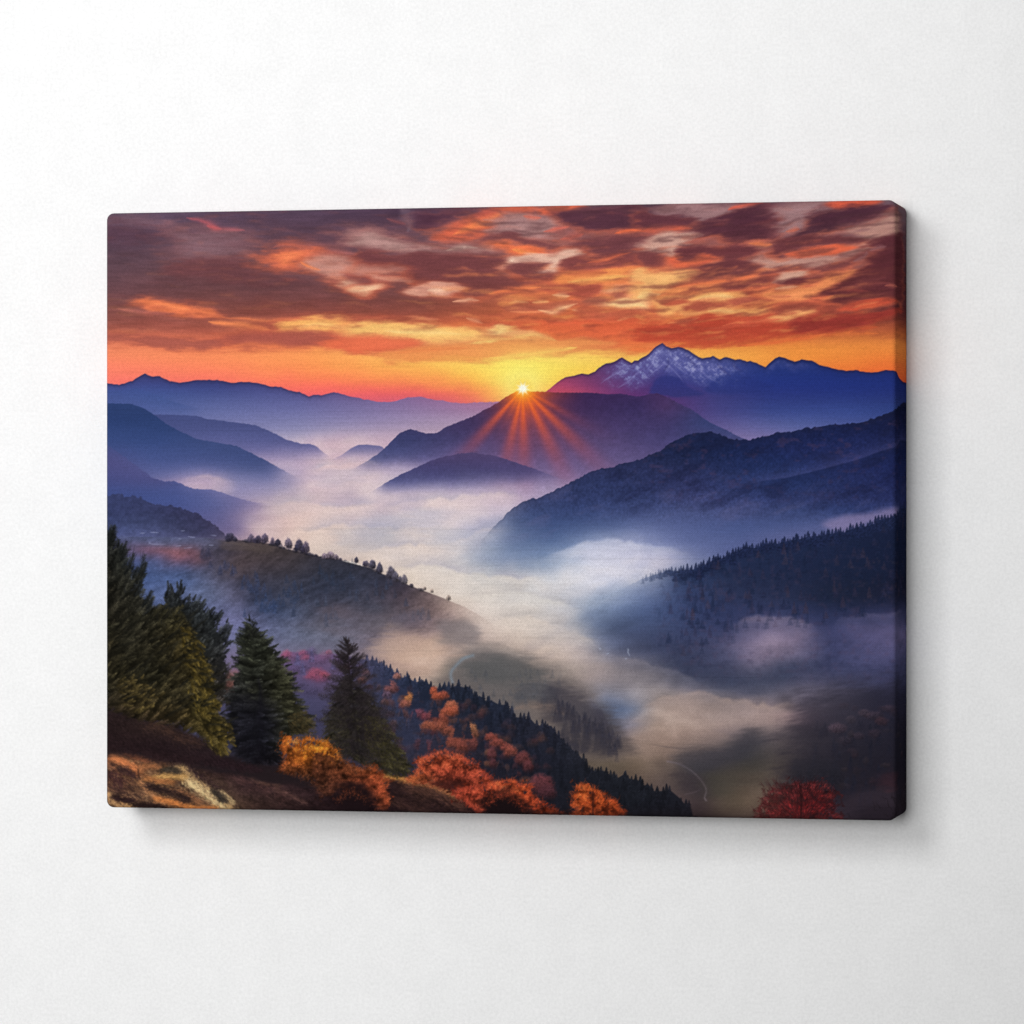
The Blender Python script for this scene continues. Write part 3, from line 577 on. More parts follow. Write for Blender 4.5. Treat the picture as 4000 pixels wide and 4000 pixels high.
# 3 sun hill, little hill
pk = line(E(-120,800,0,742,60,707,130,662,180,620,240,560,280,520,320,498,365,490,420,505,470,520,540,515,600,475,700,435,780,405,850,365,920,330,990,285,1050,246,1080,232,1200,232,1300,234,1400,240,1500,239,1600,238,1700,250,1800,246,1900,262),
           F(0,90,60,72,110,66,180,90,240,125,290,150,350,175,430,235,500,280,560,305,640,345,700,375,760,395,900,450))
pk = treeline(pk, 1.8, 4, 8)
hm = hill(pk, fx=(650, 700), tab=[Q(735, 680,70,60,100,100, 930,88,52,82,100, 985,200,90,50,100, 1040,120,58,72,100, 1100,62,44,84,100, 1250,72,52,98,100, 1400,50,62,112,100),
          Q(765, 680,72,64,104,100, 900,72,54,92,100, 1000,110,60,80,100, 1100,66,48,90,100, 1200,60,50,96,100, 1260,82,60,104,100, 1340,54,64,116,100, 1400,52,66,120,100),
          Q(800, 700,64,62,106,100, 800,68,62,104,100, 900,70,58,98,100, 1000,92,64,96,100, 1150,76,62,108,100, 1250,70,62,110,100, 1330,60,70,122,100, 1420,58,72,128,100),
          Q(830, 700,66,70,116,100, 780,60,64,108,100, 900,80,70,114,100, 1000,100,74,110,100, 1150,88,76,122,100, 1250,78,72,122,100, 1420,74,80,132,100),
          Q(855, 680,72,78,124,100, 760,76,80,128,100, 900,96,84,130,100, 1000,106,84,124,100, 1150,98,86,132,100, 1300,90,82,132,100),
          Q(874, 680,84,88,134,100, 740,98,98,146,100, 850,112,102,150,100, 1000,110,94,138,100, 1150,108,96,142,100, 1300,100,92,142,100),
          Q(885, 680,120,116,160,60, 740,160,144,178,50, 820,150,135,172,80, 1000,118,102,146,100, 1150,116,102,148,100, 1300,110,100,150,100),
          Q(905, 680,200,180,195,0, 780,190,175,198,0, 850,165,150,182,60, 1000,135,118,158,100, 1150,130,116,160,90, 1300,120,110,160,80), Q(935, 680,200,180,195,0, 980,165,148,182,50, 1100,150,138,178,40, 1300,130,125,170,0)], aa=1.2)
art *= (1 + hm * (0.07 * fbm(GX / 9, GY / 7, 10, 4) + 0.04 * rock2))[..., None]
# sunbeams raking down over the hill
ang = np.degrees(np.arctan2(GX - SX, GY - SY))          # 0 straight down, negative to the left
def beam(a, w, reach, s, col):
    t = np.exp(-np.abs((ang - a) / w) ** 2.2) * np.exp(-(rr / reach) ** 1.7) * sstep(728, 742, GY)
    over(rgb(col), np.clip(s * t, 0, 1) * hm)
for a, w, reach, s in ((-42, 5.8, 142, .85), (-13, 6.6, 134, .9), (0.5, 7.0, 126, 1.0), (26, 7.0, 138, .95), (45, 6.2, 152, .9), (60, 5, 105, .55), (-27, 8, 72, .5), (13, 8, 74, .55), (35, 6, 70, .45)):
    beam(a, w, reach, s * .62, (226, 92, 84))
    beam(a, w * .85, reach * .6, s * .75, (246, 92, 56))
    beam(a, w * .6, reach * .38, s * .8, (255, 140, 50))
over(rgb((235, 95, 55)), hm * 0.75 * np.exp(-(rr / 44) ** 1.5))
over(rgb((255, 150, 40)), hm * 0.9 * np.exp(-(rr / 26) ** 1.6))
over(rgb((255, 205, 70)), 0.85 * np.exp(-(rr / 17) ** 2))
star = np.abs(np.cos(np.radians(ang * 4.5))) ** 6
over(rgb((255, 255, 235)), np.clip(1.15 * np.exp(-(rr / (8.0 + 3.5 * star)) ** 3), 0, 1))
r7 = treeline(line(E(40,940,110,905,200,850,300,795,400,750,500,705,600,675,700,655,780,650,860,662,940,672,1040,705,1130,735,1230,770,1320,805,1400,835,1500,860)), 1.8, 4, 9)
h7 = hill(r7, fx=(690, 735), tab=[Q(856, 700,84,76,118,100, 900,86,72,112,100, 1080,98,80,122,100), Q(880, 700,76,76,122,100, 800,72,68,114,100, 900,74,68,112,100, 1000,80,72,118,100, 1080,100,86,132,90), Q(900, 700,78,82,130,100, 800,78,78,126,100, 900,80,78,124,100, 1000,92,86,132,90, 1060,115,102,146,50),
           Q(915, 700,92,96,144,100, 780,92,94,144,100, 860,100,98,148,90, 950,130,120,162,60, 1050,170,152,185,10), Q(926, 700,130,126,168,75, 780,140,132,174,60, 850,165,154,190,40, 950,190,172,196,10, 1050,200,180,200,0), Q(945, 700,200,185,200,0, 1050,210,195,205,0)], aa=1.2)
art *= (1 + h7 * 0.06 * fbm(GX / 8, GY / 6, 12, 4))[..., None]

# 4 right-hand ridges
r10 = line(E(840,1260,900,1200,960,1140,1020,1075,1080,1020,1130,985,1180,975,1250,962,1300,935,1400,890,1500,838,1600,783,1650,768,1750,750,1850,720,1920,706),
           F(-5,530,60,500,140,465,220,405,290,370,380,350,440,337,490,337,540,353,590,378,640,388,740,393,800,380,860,365,940,345,1030,340,1090,320,1190,308,1250,295,1330,285,1470,280,1530,265,1600,245,1680,220,1730,195,1770,175,1830,150,1900,120))
r10 = treeline(r10, 4.5, 6, 11, 0.35)
def bluer(t, r=.84, g=.90, b=.93):
    return [(y, [(p[0], p[1] * r, p[2] * g, min(255, p[3] * b), p[4]) for p in v]) for y, v in t]
h10 = hill(r10, tab=bluer([Q(765, 1200,44,50,90,100, 1500,40,48,92,100, 1700,30,34,66,100), Q(820, 1300,38,46,84,100, 1400,38,46,88,100, 1600,40,48,98,100, 1700,34,40,84,100),
            Q(850, 1200,46,54,94,100, 1300,40,48,86,100, 1400,38,48,92,100, 1500,44,52,104,100, 1600,44,52,106,100, 1700,36,44,92,100),
            Q(880, 1050,76,78,126,90, 1150,58,62,104,100, 1250,54,58,98,100, 1380,46,56,102,100, 1480,42,58,112,100, 1600,50,58,116,100, 1700,42,50,104,100),
            Q(910, 1000,72,78,120,90, 1100,58,66,110,100, 1200,58,64,108,100, 1300,64,66,112,100, 1400,56,66,116,100, 1500,52,68,124,100, 1600,52,60,112,100, 1700,46,52,102,100),
            Q(940, 960,80,86,128,90, 1060,64,72,118,100, 1200,68,76,124,100, 1320,78,80,130,100, 1420,70,78,132,100, 1520,64,70,120,100, 1620,56,62,112,100, 1700,54,60,112,100),
            Q(965, 940,110,116,156,75, 1000,76,86,132,100, 1100,70,82,132,100, 1200,84,92,142,100, 1300,92,98,148,100, 1400,88,92,142,100, 1500,76,86,138,100, 1600,64,78,136,100, 1700,76,82,138,100),
            Q(990, 920,160,166,195,50, 970,96,108,150,100, 1040,80,96,146,100, 1120,92,106,154,100, 1220,112,120,170,90, 1300,104,112,166,95, 1400,92,104,160,100, 1500,96,106,162,100, 1600,110,112,164,100, 1700,126,120,166,100),
            Q(1015, 900,190,192,210,20, 960,122,134,172,80, 1040,98,116,162,95, 1120,124,138,182,60, 1200,150,156,200,40, 1300,112,120,172,90, 1400,104,112,166,100, 1500,124,122,172,100, 1700,110,110,160,100),
            Q(1045, 900,190,195,205,0, 980,118,138,176,40, 1050,112,134,178,40, 1120,180,190,215,0, 1250,150,158,200,30, 1350,115,122,175,80, 1450,110,110,160,100, 1700,90,95,150,100),
            Q(1080, 900,190,195,205,0, 1250,190,195,215,0, 1400,110,112,160,60, 1700,70,80,130,100)]), aa=1.2)
frt = fbm(GX / 7, GY / 5, 14, 4, 0.6)
art *= (1 + h10 * sstep(1010, 940, GY) * (0.11 * frt + .12 * fbm(GX / 3.2, GY / 3.6, 5, 2) + .05 * fbm((GX + .8 * GY) / 30, (GY - .5 * GX) / 16, 5, 3)))[..., None]
fold = fbm((GX - .6 * GY) / 70, (GY + .42 * GX) / 22, 12, 4)
over(rgb((30, 34, 64)), h10 * sstep(.05, .5, fold) * .4 * sstep(990, 930, GY) * sstep(1080, 1180, GX))
over(rgb((112, 108, 152)), h10 * sstep(.1, .55, -fold) * .22 * sstep(880, 930, GY) * sstep(1040, 990, GY))
over(rgb((92, 66, 92)), h10 * sstep(0.15, 0.6, fbm(GX / 16, GY / 10, 6, 3)) * 0.32 * sstep(980, 880, GY) * sstep(1150, 1260, GX))
spur = line(F(560,780,700,700,850,665,1000,645,1150,610,1300,572,1500,518,1650,462,1760,430,1850,380))
over(rgb((36, 44, 82)), h10 * mask_below(spur, 3) * 0.5 * np.exp(-np.clip(GY - spur[None, :], 0, None) / 26) * sstep(1380, 1500, GX))
over(rgb((92, 92, 146)), h10 * (1 - mask_below(spur, 3)) * 0.4 * np.exp(-np.clip(spur[None, :] - GY, 0, None) / 16) * sstep(1360, 1480, GX))
blob(F(1280,960,1400,925,1560,900,1680,870,1760,862,1760,900,1640,930,1480,975,1340,1000), (150,136,178), 8, .7, None, 0.6, 0.5, 0.3)
over(rgb((36, 40, 70)), h10 * 0.45 * np.exp(-np.clip(GY - r10[None, :], 0, None) / 6))

r11 = line(F(-330,1480,-160,1420,0,1345,60,1318,130,1298,200,1275,280,1282,350,1272,430,1252,500,1207,600,1182,660,1147,720,1122,800,1120,860,1092,950,1096,1020,1078,1100,1062,1160,1058,1240,1042,1300,1030,1400,1015,1480,993,1580,972,1640,938,1700,922,1750,908,1830,870,1900,850))
r11 = treeline(r11 + 2, 3.5, 5.0, 15, 0.75)
h11 = hill(r11, [Q(960, 1000,60,72,110,100, 1700,34,42,72,100), Q(1040, 1200,60,76,116,90, 1300,48,60,98,100, 1450,40,52,86,100, 1700,30,38,66,100),
            Q(1075, 1180,110,122,160,40, 1230,72,90,132,90, 1300,46,60,98,100, 1420,40,50,82,100, 1550,36,46,76,100, 1700,30,38,64,100),
            Q(1100, 1160,150,165,200,10, 1220,100,118,160,60, 1280,58,74,116,100, 1380,46,56,88,100, 1500,42,50,80,100, 1600,34,42,66,100, 1700,32,36,58,100),
            Q(1130, 1150,150,165,200,0, 1220,92,108,150,50, 1300,56,68,108,90, 1400,52,60,94,100, 1480,50,58,90,100, 1560,36,44,68,100, 1700,38,42,66,100),
            Q(1155, 1150,110,125,165,0, 1250,66,82,126,50, 1350,54,62,100,80, 1450,60,66,104,50, 1540,46,54,88,70, 1640,52,56,90,60, 1700,60,62,96,60), Q(1185, 1150,100,115,150,0, 1350,58,66,105,30, 1450,70,72,110,0, 1560,60,66,105,0, 1700,80,80,120,0)], aa=1.2)
# speckled autumn wood on the right-hand slope
wood = sstep(0.0, 0.55, fbm(GX / 11, GY / 8, 4, 4, 0.6))
slope = np.clip(sstep(1180, 1320, GX) * sstep(1010, 1060, GY) * sstep(1320, 1240, GY) * (GY > r11[None, :]), 0, 1)
clear = 1 - 0.85 * np.exp(-((GX - 1455) / 85) ** 2 - ((GY - 1200) / 36) ** 2) - 0.7 * np.exp(-((GX - 1670) / 70) ** 2 - ((GY - 1190) / 30) ** 2)
over(rgb((34, 38, 62)), slope * clear * blur(wood, 1.5) * 0.25)
over(rgb((96, 72, 92)), slope * clear * blur(sstep(0.1, 0.6, fbm(GX / 9 + 40, GY / 7, 7, 3)), 1.2) * 0.2)
over(rgb((92, 76, 78)), (slope * clear * sstep(0.35, 0.75, fbm(GX / 12 + 90, GY / 9, 12, 3)) * sstep(1560, 1640, GX) * sstep(1170, 1110, GY)) * 0.25)

# fog banks: crisp rolling crowns that thin out downwards
def bank(pts, depth, col, a, k, rough=5, edge=5):
    p = np.array(pts, float); yt = np.interp(xs_, p[:, 0], p[:, 1])
    yt = yt + rough * (1 - 2 * np.abs(fbm(xs_ / 38, xs_ * 0 + k, k, 3))) - .5 * rough + 2 * fbm(xs_ / 12, xs_ * 0 + k, k + 2, 2)
    w = p[-1, 0] - p[0, 0]; hx = sstep(p[0, 0], p[0, 0] + .28 * w, xs_) * sstep(p[-1, 0], p[-1, 0] - .28 * w, xs_)
    q = GY - yt[None, :].astype(np.float32)
    m = sstep(-edge, edge, q + 3 * fbm(GX / 26, GY / 10, k + 4, 3)) * np.exp(-np.clip(q, 0, None) / depth) * hx[None, :]
    if k in (1, 3, 4, 5, 6, 7, 10, 11):
        sh = sstep(edge, -edge, q) * np.exp(np.clip(q, None, 0) / 17) * hx[None, :] * np.clip(.8 + .9 * fbm(GX / 46, GY / 16, k + 8, 3), 0, 1.3)
        over(rgb((170, 166, 184)) if k < 10 else rgb((176, 168, 166)), np.clip(.5 * sh, 0, 1).astype(np.float32))
    m = m * np.clip(.85 + .5 * fbm(GX / 60, GY / 18, k + 6, 3), 0, 1.2)
    over(rgb(col), np.clip(a * m, 0, 1).astype(np.float32))
for pts, dp, c, a, k in (([(560,890),(620,878),(680,872),(740,884)], 16, (226,200,198), .5, 1), ([(330,905),(390,897),(450,908)], 14, (214,188,192), .5, 2), ([(480,965),(560,948),(650,956),(740,944)], 22, (232,208,196), .55, 3),
                         ([(700,965),(790,944),(860,942),(930,930),(1010,936)], 24, (238,220,212), .6, 4), ([(540,1008),(640,990),(740,1000),(820,985)], 22, (232,212,198), .5, 5), ([(640,1048),(740,1030),(840,1026),(920,1000),(980,985)], 26, (236,216,204), .5, 6),
                         ([(700,1078),(800,1066),(900,1084),(980,1092),(1060,1080)], 28, (234,222,210), .6, 7), ([(1000,1060),(1080,1030),(1150,1014),(1230,1028),(1320,1050)], 34, (228,226,238), .6, 8), ([(1060,1086),(1140,1070),(1220,1074),(1280,1092)], 22, (234,230,238), .5, 9),
                         ([(860,1128),(960,1116),(1040,1130),(1120,1160)], 36, (228,220,210), .5, 10), ([(900,1178),(1000,1160),(1080,1190),(1170,1240)], 34, (218,202,190), .5, 11), ([(700,1218),(770,1196),(850,1206),(900,1230)], 24, (206,178,160), .5, 12),
                         ([(1180,1345),(1250,1312),(1330,1306),(1420,1330),(1540,1330)], 40, (192,168,158), .62, 13), ([(1130,1410),(1230,1380),(1330,1376),(1430,1400)], 34, (160,138,130), .5, 14), ([(1370,1182),(1430,1160),(1500,1164),(1550,1190)], 26, (160,142,162), .6, 15),
                         ([(1120,1236),(1200,1246),(1280,1270),(1340,1296)], 22, (150,142,150), .45, 16), ([(1560,1180),(1630,1158),(1740,1150)], 22, (120,112,146), .5, 17), ([(1480,1332),(1560,1300),(1660,1296)], 26, (112,104,122), .45, 18)):
    bank(pts, dp, c, a, k)
# ---- meadow hill on the left -------------------------------------------------
def splat(x, y, c, w):
    """adds many little dots of ink: x, y, colours (n,3), weights (n); composited together"""
    u = x - X0 - 0.5; v = y - Y0 - 0.5
    k = (u > 0) & (v > 0) & (u < NX - 1.01) & (v < NY - 1.01)
    u, v, c, w = u[k], v[k], c[k], w[k]
    if not len(u): return
    x0, x1 = int(u.min()), int(u.max()) + 2; y0, y1 = int(v.min()), int(v.max()) + 2
    W_, H2 = x1 - x0, y1 - y0
    ui = u.astype(int) - x0; vi = v.astype(int) - y0; fu = u - ui - x0; fv = v - vi - y0
    acc = np.zeros((4, W_ * H2))
    for dx, dy, k2 in ((0, 0, (1 - fu) * (1 - fv)), (1, 0, fu * (1 - fv)), (0, 1, (1 - fu) * fv), (1, 1, fu * fv)):
        idx = (vi + dy) * W_ + ui + dx; q = w * k2
        acc[3] += np.bincount(idx, q, W_ * H2)
        for i in range(3): acc[i] += np.bincount(idx, q * c[:, i], W_ * H2)
    a = acc[3].reshape(H2, W_)
    col = (acc[:3] / np.maximum(acc[3], 1e-6)).reshape(3, H2, W_).transpose(1, 2, 0)
    over(col.astype(np.float32), np.clip(1 - np.exp(-a), 0, 1).astype(np.float32), (slice(y0, y1), slice(x0, x1)))
def strokes(x, y, ang_, ln, col, w, bend=0.0, batches=6, step=0.8, taper=True):
    """n short curved strokes from (x,y); ang in degrees, 0 = right, 90 = up"""
    n = len(x); o = rng.permutation(n)
    for b in np.array_split(o, batches):
        if not len(b): continue
        m = max(2, int(np.max(ln[b]) / step)); t = np.linspace(0, 1, m)[None, :]
        a = np.radians(ang_[b])[:, None] + np.radians(bend if np.isscalar(bend) else bend[b][:, None]) * t
        dl = (ln[b] / m)[:, None]
        px = x[b][:, None] + np.cumsum(np.cos(a), 1) * dl; py = y[b][:, None] - np.cumsum(np.sin(a), 1) * dl
        ww = (w[b][:, None] * (1 - 0.75 * t if taper else 1 + 0 * t)) * np.minimum(1, dl / 0.8) 
        cc = np.repeat(col[b][:, None, :], m, 1)
        splat(px.ravel(), py.ravel(), cc.reshape(-1, 3), ww.ravel())
def inside(poly, n):
    poly = np.asarray(poly); o = []
    x0, y0 = poly.min(0); x1, y1 = poly.max(0)
    tot = 0
    while tot < n:
        px = rng.uniform(x0, x1, n); py = rng.uniform(y0, y1, n)
        k = sdf(px.astype(np.float32), py.astype(np.float32), poly) < 0
        o.append(np.stack([px[k], py[k]], 1)); tot += k.sum()
    return np.concatenate(o)[:n]
def pick(f, x, y):
    return f[np.clip((y - Y0).astype(int), 0, NY - 1), np.clip((x - X0).astype(int), 0, NX - 1)]

r5 = treeline(line(D(-60,965,60,958,110,938,150,930,190,962,240,950,300,965,360,998,420,1022,500,1012,540,1025,600,1045,680,1075,740,1112,800,1150,850,1190,875,1225,890,1260,920,1300)), 6, 4.5, 21, 0.5)
h5 = hill(r5, fx=(436, 424), tab=[Q(930, 170,58,66,106,100, 420,62,66,104,100), Q(965, 170,56,64,104,100, 260,60,66,104,100, 340,58,60,94,100, 420,66,64,96,100),
     Q(985, 170,60,70,112,100, 250,66,74,112,100, 330,58,62,94,100, 380,62,62,94,100, 430,80,72,100,90), Q(1005, 170,70,80,126,100, 260,80,88,132,100, 330,70,74,108,100, 390,58,58,86,100, 420,64,60,84,90),
     Q(1020, 170,74,86,134,80, 260,86,94,140,80, 350,84,88,126,70, 400,74,74,104,60, 430,80,76,96,50), Q(1045, 170,74,86,134,0, 430,80,76,96,0)])
art *= (1 + h5 * 0.16 * fbm(GX / 7, GY / 6, 3, 4, 0.6))[..., None]
r12 = line(G(-60,330,60,345,300,345,600,350,760,352,870,372,950,365,1050,378,1130,386,1220,400,1300,430,1380,447,1460,467,1560,487,1640,497,1720,517,1800,542,1880,562),
           H_(340,600,400,622,470,652,530,682,600,707,680,737,760,767,830,797,900,825,1000,880,1100,950))
f12 = loft([
    Q(1005, 170,74,84,130,60, 300,84,92,134,60, 400,86,88,120,80, 480,84,80,88,100, 620,60,62,74,100),
    Q(1022, 170,72,80,124,100, 300,86,94,132,100, 380,88,90,122,100, 430,82,80,100,100, 480,82,76,82,100, 560,72,70,76,100, 640,58,60,72,100),
    Q(1038, 170,70,82,130,100, 225,92,84,118,100, 270,128,84,104,100, 310,142,86,92,100, 360,126,82,92,100, 385,80,74,96,100, 430,72,70,86,100, 480,78,74,76,100, 560,74,72,76,100, 620,62,64,76,100),
    Q(1056, 170,66,82,132,100, 240,80,84,128,100, 290,84,88,132,100, 330,132,84,96,100, 355,112,82,104,100, 375,120,80,88,100, 400,78,74,96,100, 450,86,80,86,100, 540,72,70,76,100, 620,60,66,82,100, 700,56,60,76,100),
    Q(1075, 170,66,84,140,100, 280,68,90,146,100, 350,70,88,136,100, 395,82,84,114,100, 440,92,86,94,100, 490,76,76,88,100, 560,70,72,84,100, 640,56,66,86,100, 720,60,66,82,100, 780,66,66,80,100),
    Q(1098, 170,66,88,146,100, 280,72,94,150,100, 350,74,94,144,100, 410,90,94,124,100, 460,68,76,102,100, 540,68,76,96,100, 620,54,66,90,100, 700,58,68,92,100, 770,70,70,88,100, 830,98,88,92,90),
    Q(1122, 170,76,94,150,100, 300,86,104,156,100, 380,100,112,152,100, 440,96,104,138,100, 485,60,74,106,100, 540,68,80,106,100, 600,62,74,100,100, 680,66,76,98,100, 760,78,76,92,100, 820,104,92,98,80, 870,150,130,122,40),
    Q(1150, 170,86,102,158,100, 300,92,108,162,100, 400,104,114,160,100, 455,92,102,142,100, 510,62,80,118,100, 560,74,88,118,100, 620,84,86,104,100, 700,80,86,106,100, 760,94,88,98,100, 820,124,106,108,80, 880,170,146,135,30),
    Q(1178, 300,100,108,160,100, 400,112,114,164,100, 470,108,112,158,100, 530,86,96,130,100, 600,98,96,112,100, 660,84,90,112,100, 720,96,98,110,100, 780,116,100,108,100, 850,138,118,120,60, 900,170,146,135,10),
    Q(1205, 400,112,116,162,100, 480,108,112,154,100, 560,102,108,136,100, 640,110,110,130,100, 700,118,108,124,100, 760,140,116,122,80, 830,165,138,132,20, 900,170,146,135,0),
    Q(1240, 400,118,110,150,100, 500,128,118,148,100, 570,120,112,142,100, 640,118,110,136,100, 700,140,122,132,90, 760,180,152,142,20, 830,190,160,145,0),
    Q(1275, 400,110,92,130,100, 560,104,88,124,100, 620,106,86,118,100, 690,108,94,120,90, 740,150,124,118,20, 800,180,155,140,0),
    Q(1320, 400,80,76,112,100, 560,76,76,110,100, 640,76,76,106,100, 700,80,80,112,80, 760,110,95,105,0),
    Q(1400, 400,70,70,104,100, 640,70,70,100,100, 700,72,72,104,60, 760,100,90,100,0)], 7, (14 * mx_, 8 * my_))
f12[..., :3] = f12[..., :3] * .86 + .14 * (f12[..., :3].mean(-1, keepdims=True)) 
f12[..., :3] *= 1 - .13 * (sstep(1200, 1120, GY) * sstep(380, 460, GX))[..., None] * np.array([.5, 1.1, 1.15], np.float32)
m12 = mask_below(r12, 1.6) * np.clip(f12[..., 3] / 100, 0, 1)
over(f12[..., :3], m12)
ptc = fbm(GX / 15, (GY + 0.35 * GX) / 8, 6, 4, 0.6)
art *= (1 + m12 * sstep(1250, 1180, GY) * (0.22 * ptc + 0.07 * fbm(GX / 4, GY / 4, 2, 2)))[..., None]
def spruce(x, y0, h, w, col, a=1.0, seed=0, col2=None):
    """one far conifer: pointed, with ragged branch steps; (x, y0) its tip"""
    g = np.random.default_rng(seed)
    sl = box([(x - w, y0 - 1), (x + w, y0 + h)], 2)
    t = (GY[sl] - y0) / h; n = max(3.0, h / 4.5)
    saw = 0.72 + 0.4 * ((t * n + g.random() + 0.25 * np.sign(GX[sl] - x)) % 1.0)
    hw = 0.6 + w * 0.5 * np.clip(t, 0, 1) ** 0.82 * saw * (1 + 0.3 * vnoise(GX[sl] / 2.2, GY[sl] / 2.2, seed))
    m = np.clip((hw - np.abs(GX[sl] - x)) / 1.3 + 0.4, 0, 1) * sstep(-0.03, 0.05, t) * (1 - sstep(0.9, 1.05, t))
    c = rgb(col) * (1 + 0.22 * vnoise(GX[sl] / 3, GY[sl] / 2.4, seed + 3))[..., None]
    if col2 is not None:
        q = sstep(0.1, 1.0, t)[..., None]; c = c * (1 - q) + rgb(col2) * q
    over(c, a * m, sl)
def crown(x, y, rx, ry, col, a=1.0, seed=0, hi=1.35, soft=0.16, pear=0.0, root=0.0):
    """one far broadleaf crown: a rounded, grainy tuft; root > 0 lets its foot melt into what is behind"""
    sl = box([(x - rx, y - ry), (x + rx, y + ry)], 4)
    dx = (GX[sl] - x) / rx; dy = (GY[sl] - y) / ry
    d = np.hypot(dx * (1 - pear * np.clip(dy, -1, 1)), dy) + 0.2 * fbm(GX[sl] / 3.5, GY[sl] / 3.5, seed, 3) + 0.12 * vnoise(GX[sl] / 1.5, GY[sl] / 1.5, seed)
    m = (1 - sstep(1 - soft, 1 + soft, d)) * (1 - root * sstep(0.0, 0.9, dy))
    sp = fbm(GX[sl] / 2.2, GY[sl] / 2.2, seed + 5, 3)
    lit = np.clip(0.86 - 0.34 * dy - 0.1 * dx + 0.4 * sp, 0.4, hi)
    over(rgb(col) * lit[..., None], a * m, sl)
g_ = np.random.default_rng(12)
# dusky copses on the meadow slope
for cx, cy, sx, sy, n, c in ((475,1095,22,16,16,(58,66,94)), (545,1115,26,24,22,(56,66,92)), (425,1062,20,12,12,(66,68,92)), (500,1135,30,16,16,(58,72,106)), (620,1085,45,18,16,(52,60,80)), (390,1035,12,5,8,(64,62,82)), (770,1150,30,10,10,(84,82,94)), (610,1140,50,18,12,(72,78,98)), (700,1105,45,14,12,(60,66,86))):
    for i in range(n):
        spruce(cx + g_.normal() * sx * .6, cy + g_.normal() * sy * .6, g_.uniform(12, 22), g_.uniform(7, 11), c, g_.uniform(.3, .65), int(g_.integers(900)))
blob(G(850,385,1000,378,1120,392,1230,410,1150,440,1000,430,900,430), (98,86,82), 5, .45, None, .6)
stroke(G(860,385,1000,400,1100,420), 2.0, (104,92,88), .5, .2)
for i in range(70):
    x = g_.uniform(425, 800); y = float(np.interp(x, xs_, r12)); sz = g_.uniform(1.2, 3.6) * (1.4 if g_.random() < .2 else 1)
    crown(x, y + 1 - sz * .4, sz * g_.uniform(.8, 1.5), sz, (70, 66, 80) if x < 700 else (96, 88, 96), g_.uniform(.4, .85), int(g_.integers(900)), 1.2, .35, .2)
# village roofs and lanes
for p in (G(555,358,580,362), G(570,306,600,306), G(540,410,580,405), G(595,425,630,420,660,418), G(765,402,800,404), G(780,335,825,340), G(345,390,400,398,470,396), G(360,315,430,318), G(290,322,330,320), G(350,382,365,388), G(620,345,680,350)):
    stroke(p, .75, (160,166,200), .55, 0.1)
for p, c, a in ((H_(220,230,330,195,480,215,470,280,330,310,200,300), (186,184,198), .4), (H_(520,190,600,160,680,185,650,235,550,250), (192,188,200), .4), (H_(60,330,240,320,380,350,240,390,80,380), (186,184,190), .35),
                (D(1530,810,1650,785,1800,800,1700,850,1560,850), (186,176,196), .4), (D(1180,990,1400,960,1560,950,1440,1020,1250,1040), (200,182,186), .4), (E(300,990,420,960,380,1020,320,1030), (176,164,190), .4), (E(420,1060,560,1030,640,1050,540,1120,440,1130), (190,186,204), .35), (H_(700,300,900,310,1000,360,860,420,700,380), (188,190,204), .4)):
    blob(p, c, 9, a, None, .45, 1, .6)
# trees standing along the meadow crest
crest = [(900,372,22,52,(64,62,84)), (922,365,20,46,(66,62,82)), (945,372,14,30,(70,66,84)), (1055,380,22,52,(96,86,108)), (1105,384,26,46,(64,58,78)), (1085,384,18,36,(70,64,84)), (1150,386,24,62,(92,82,104)),
         (1203,394,14,46,(104,92,112)), (1240,400,22,40,(48,46,64)), (1312,420,26,64,(104,94,112)), (1385,440,28,74,(66,62,84)), (1365,440,14,40,(60,58,78)), (1432,458,24,76,(92,82,102)), (1410,450,14,46,(76,70,92)),
         (1560,490,18,34,(140,124,138)), (1600,492,30,46,(140,124,138)), (1640,498,16,34,(130,116,130)), (1668,502,12,16,(100,92,108)), (1500,476,10,12,(70,66,84)), (1778,522,14,40,(66,64,82)), (1845,548,20,40,(92,86,104)), (1890,560,22,56,(98,92,108))]
for x, y, w, h, c in crest:
    X_, Y_ = 183.5 + .275 * x, 917.7 + .275 * y + 1.5
    crown(X_, Y_ - h * .275 * .55, w * .275, h * .275 * .56, c, .92, x % 90, 1.2, .25, .3)
    stroke([(X_, Y_ + 1), (X_, Y_ - h * .2)], .8, (54,50,66), .8, 0)
for x, y, w, h, c in [(215,540,10,30,(90,84,104)), (270,552,22,50,(92,88,106)), (322,588,22,66,(72,70,90)), (400,625,30,76,(84,80,96)), (430,640,22,56,(94,90,106)), (462,650,14,40,(88,84,98)), (490,662,22,60,(108,102,114)), (540,685,14,24,(84,78,88)), (632,705,10,24,(176,158,150)), (680,725,12,28,(180,162,152)), (795,775,16,34,(176,158,148))]:
    X_, Y_ = 627.9 + .275 * x, 917.7 + .275 * y + 1.5
    crown(X_, Y_ - h * .275 * .5, w * .275, h * .275 * .56, c, .92, x % 90, 1.2, .25, .3)
    stroke([(X_, Y_ + 1), (X_, Y_ - h * .2)], .8, (60,56,70), .6, 0)
stroke(H_(70,512,130,522,210,545), 1.2, (232,226,218), .8, 0)
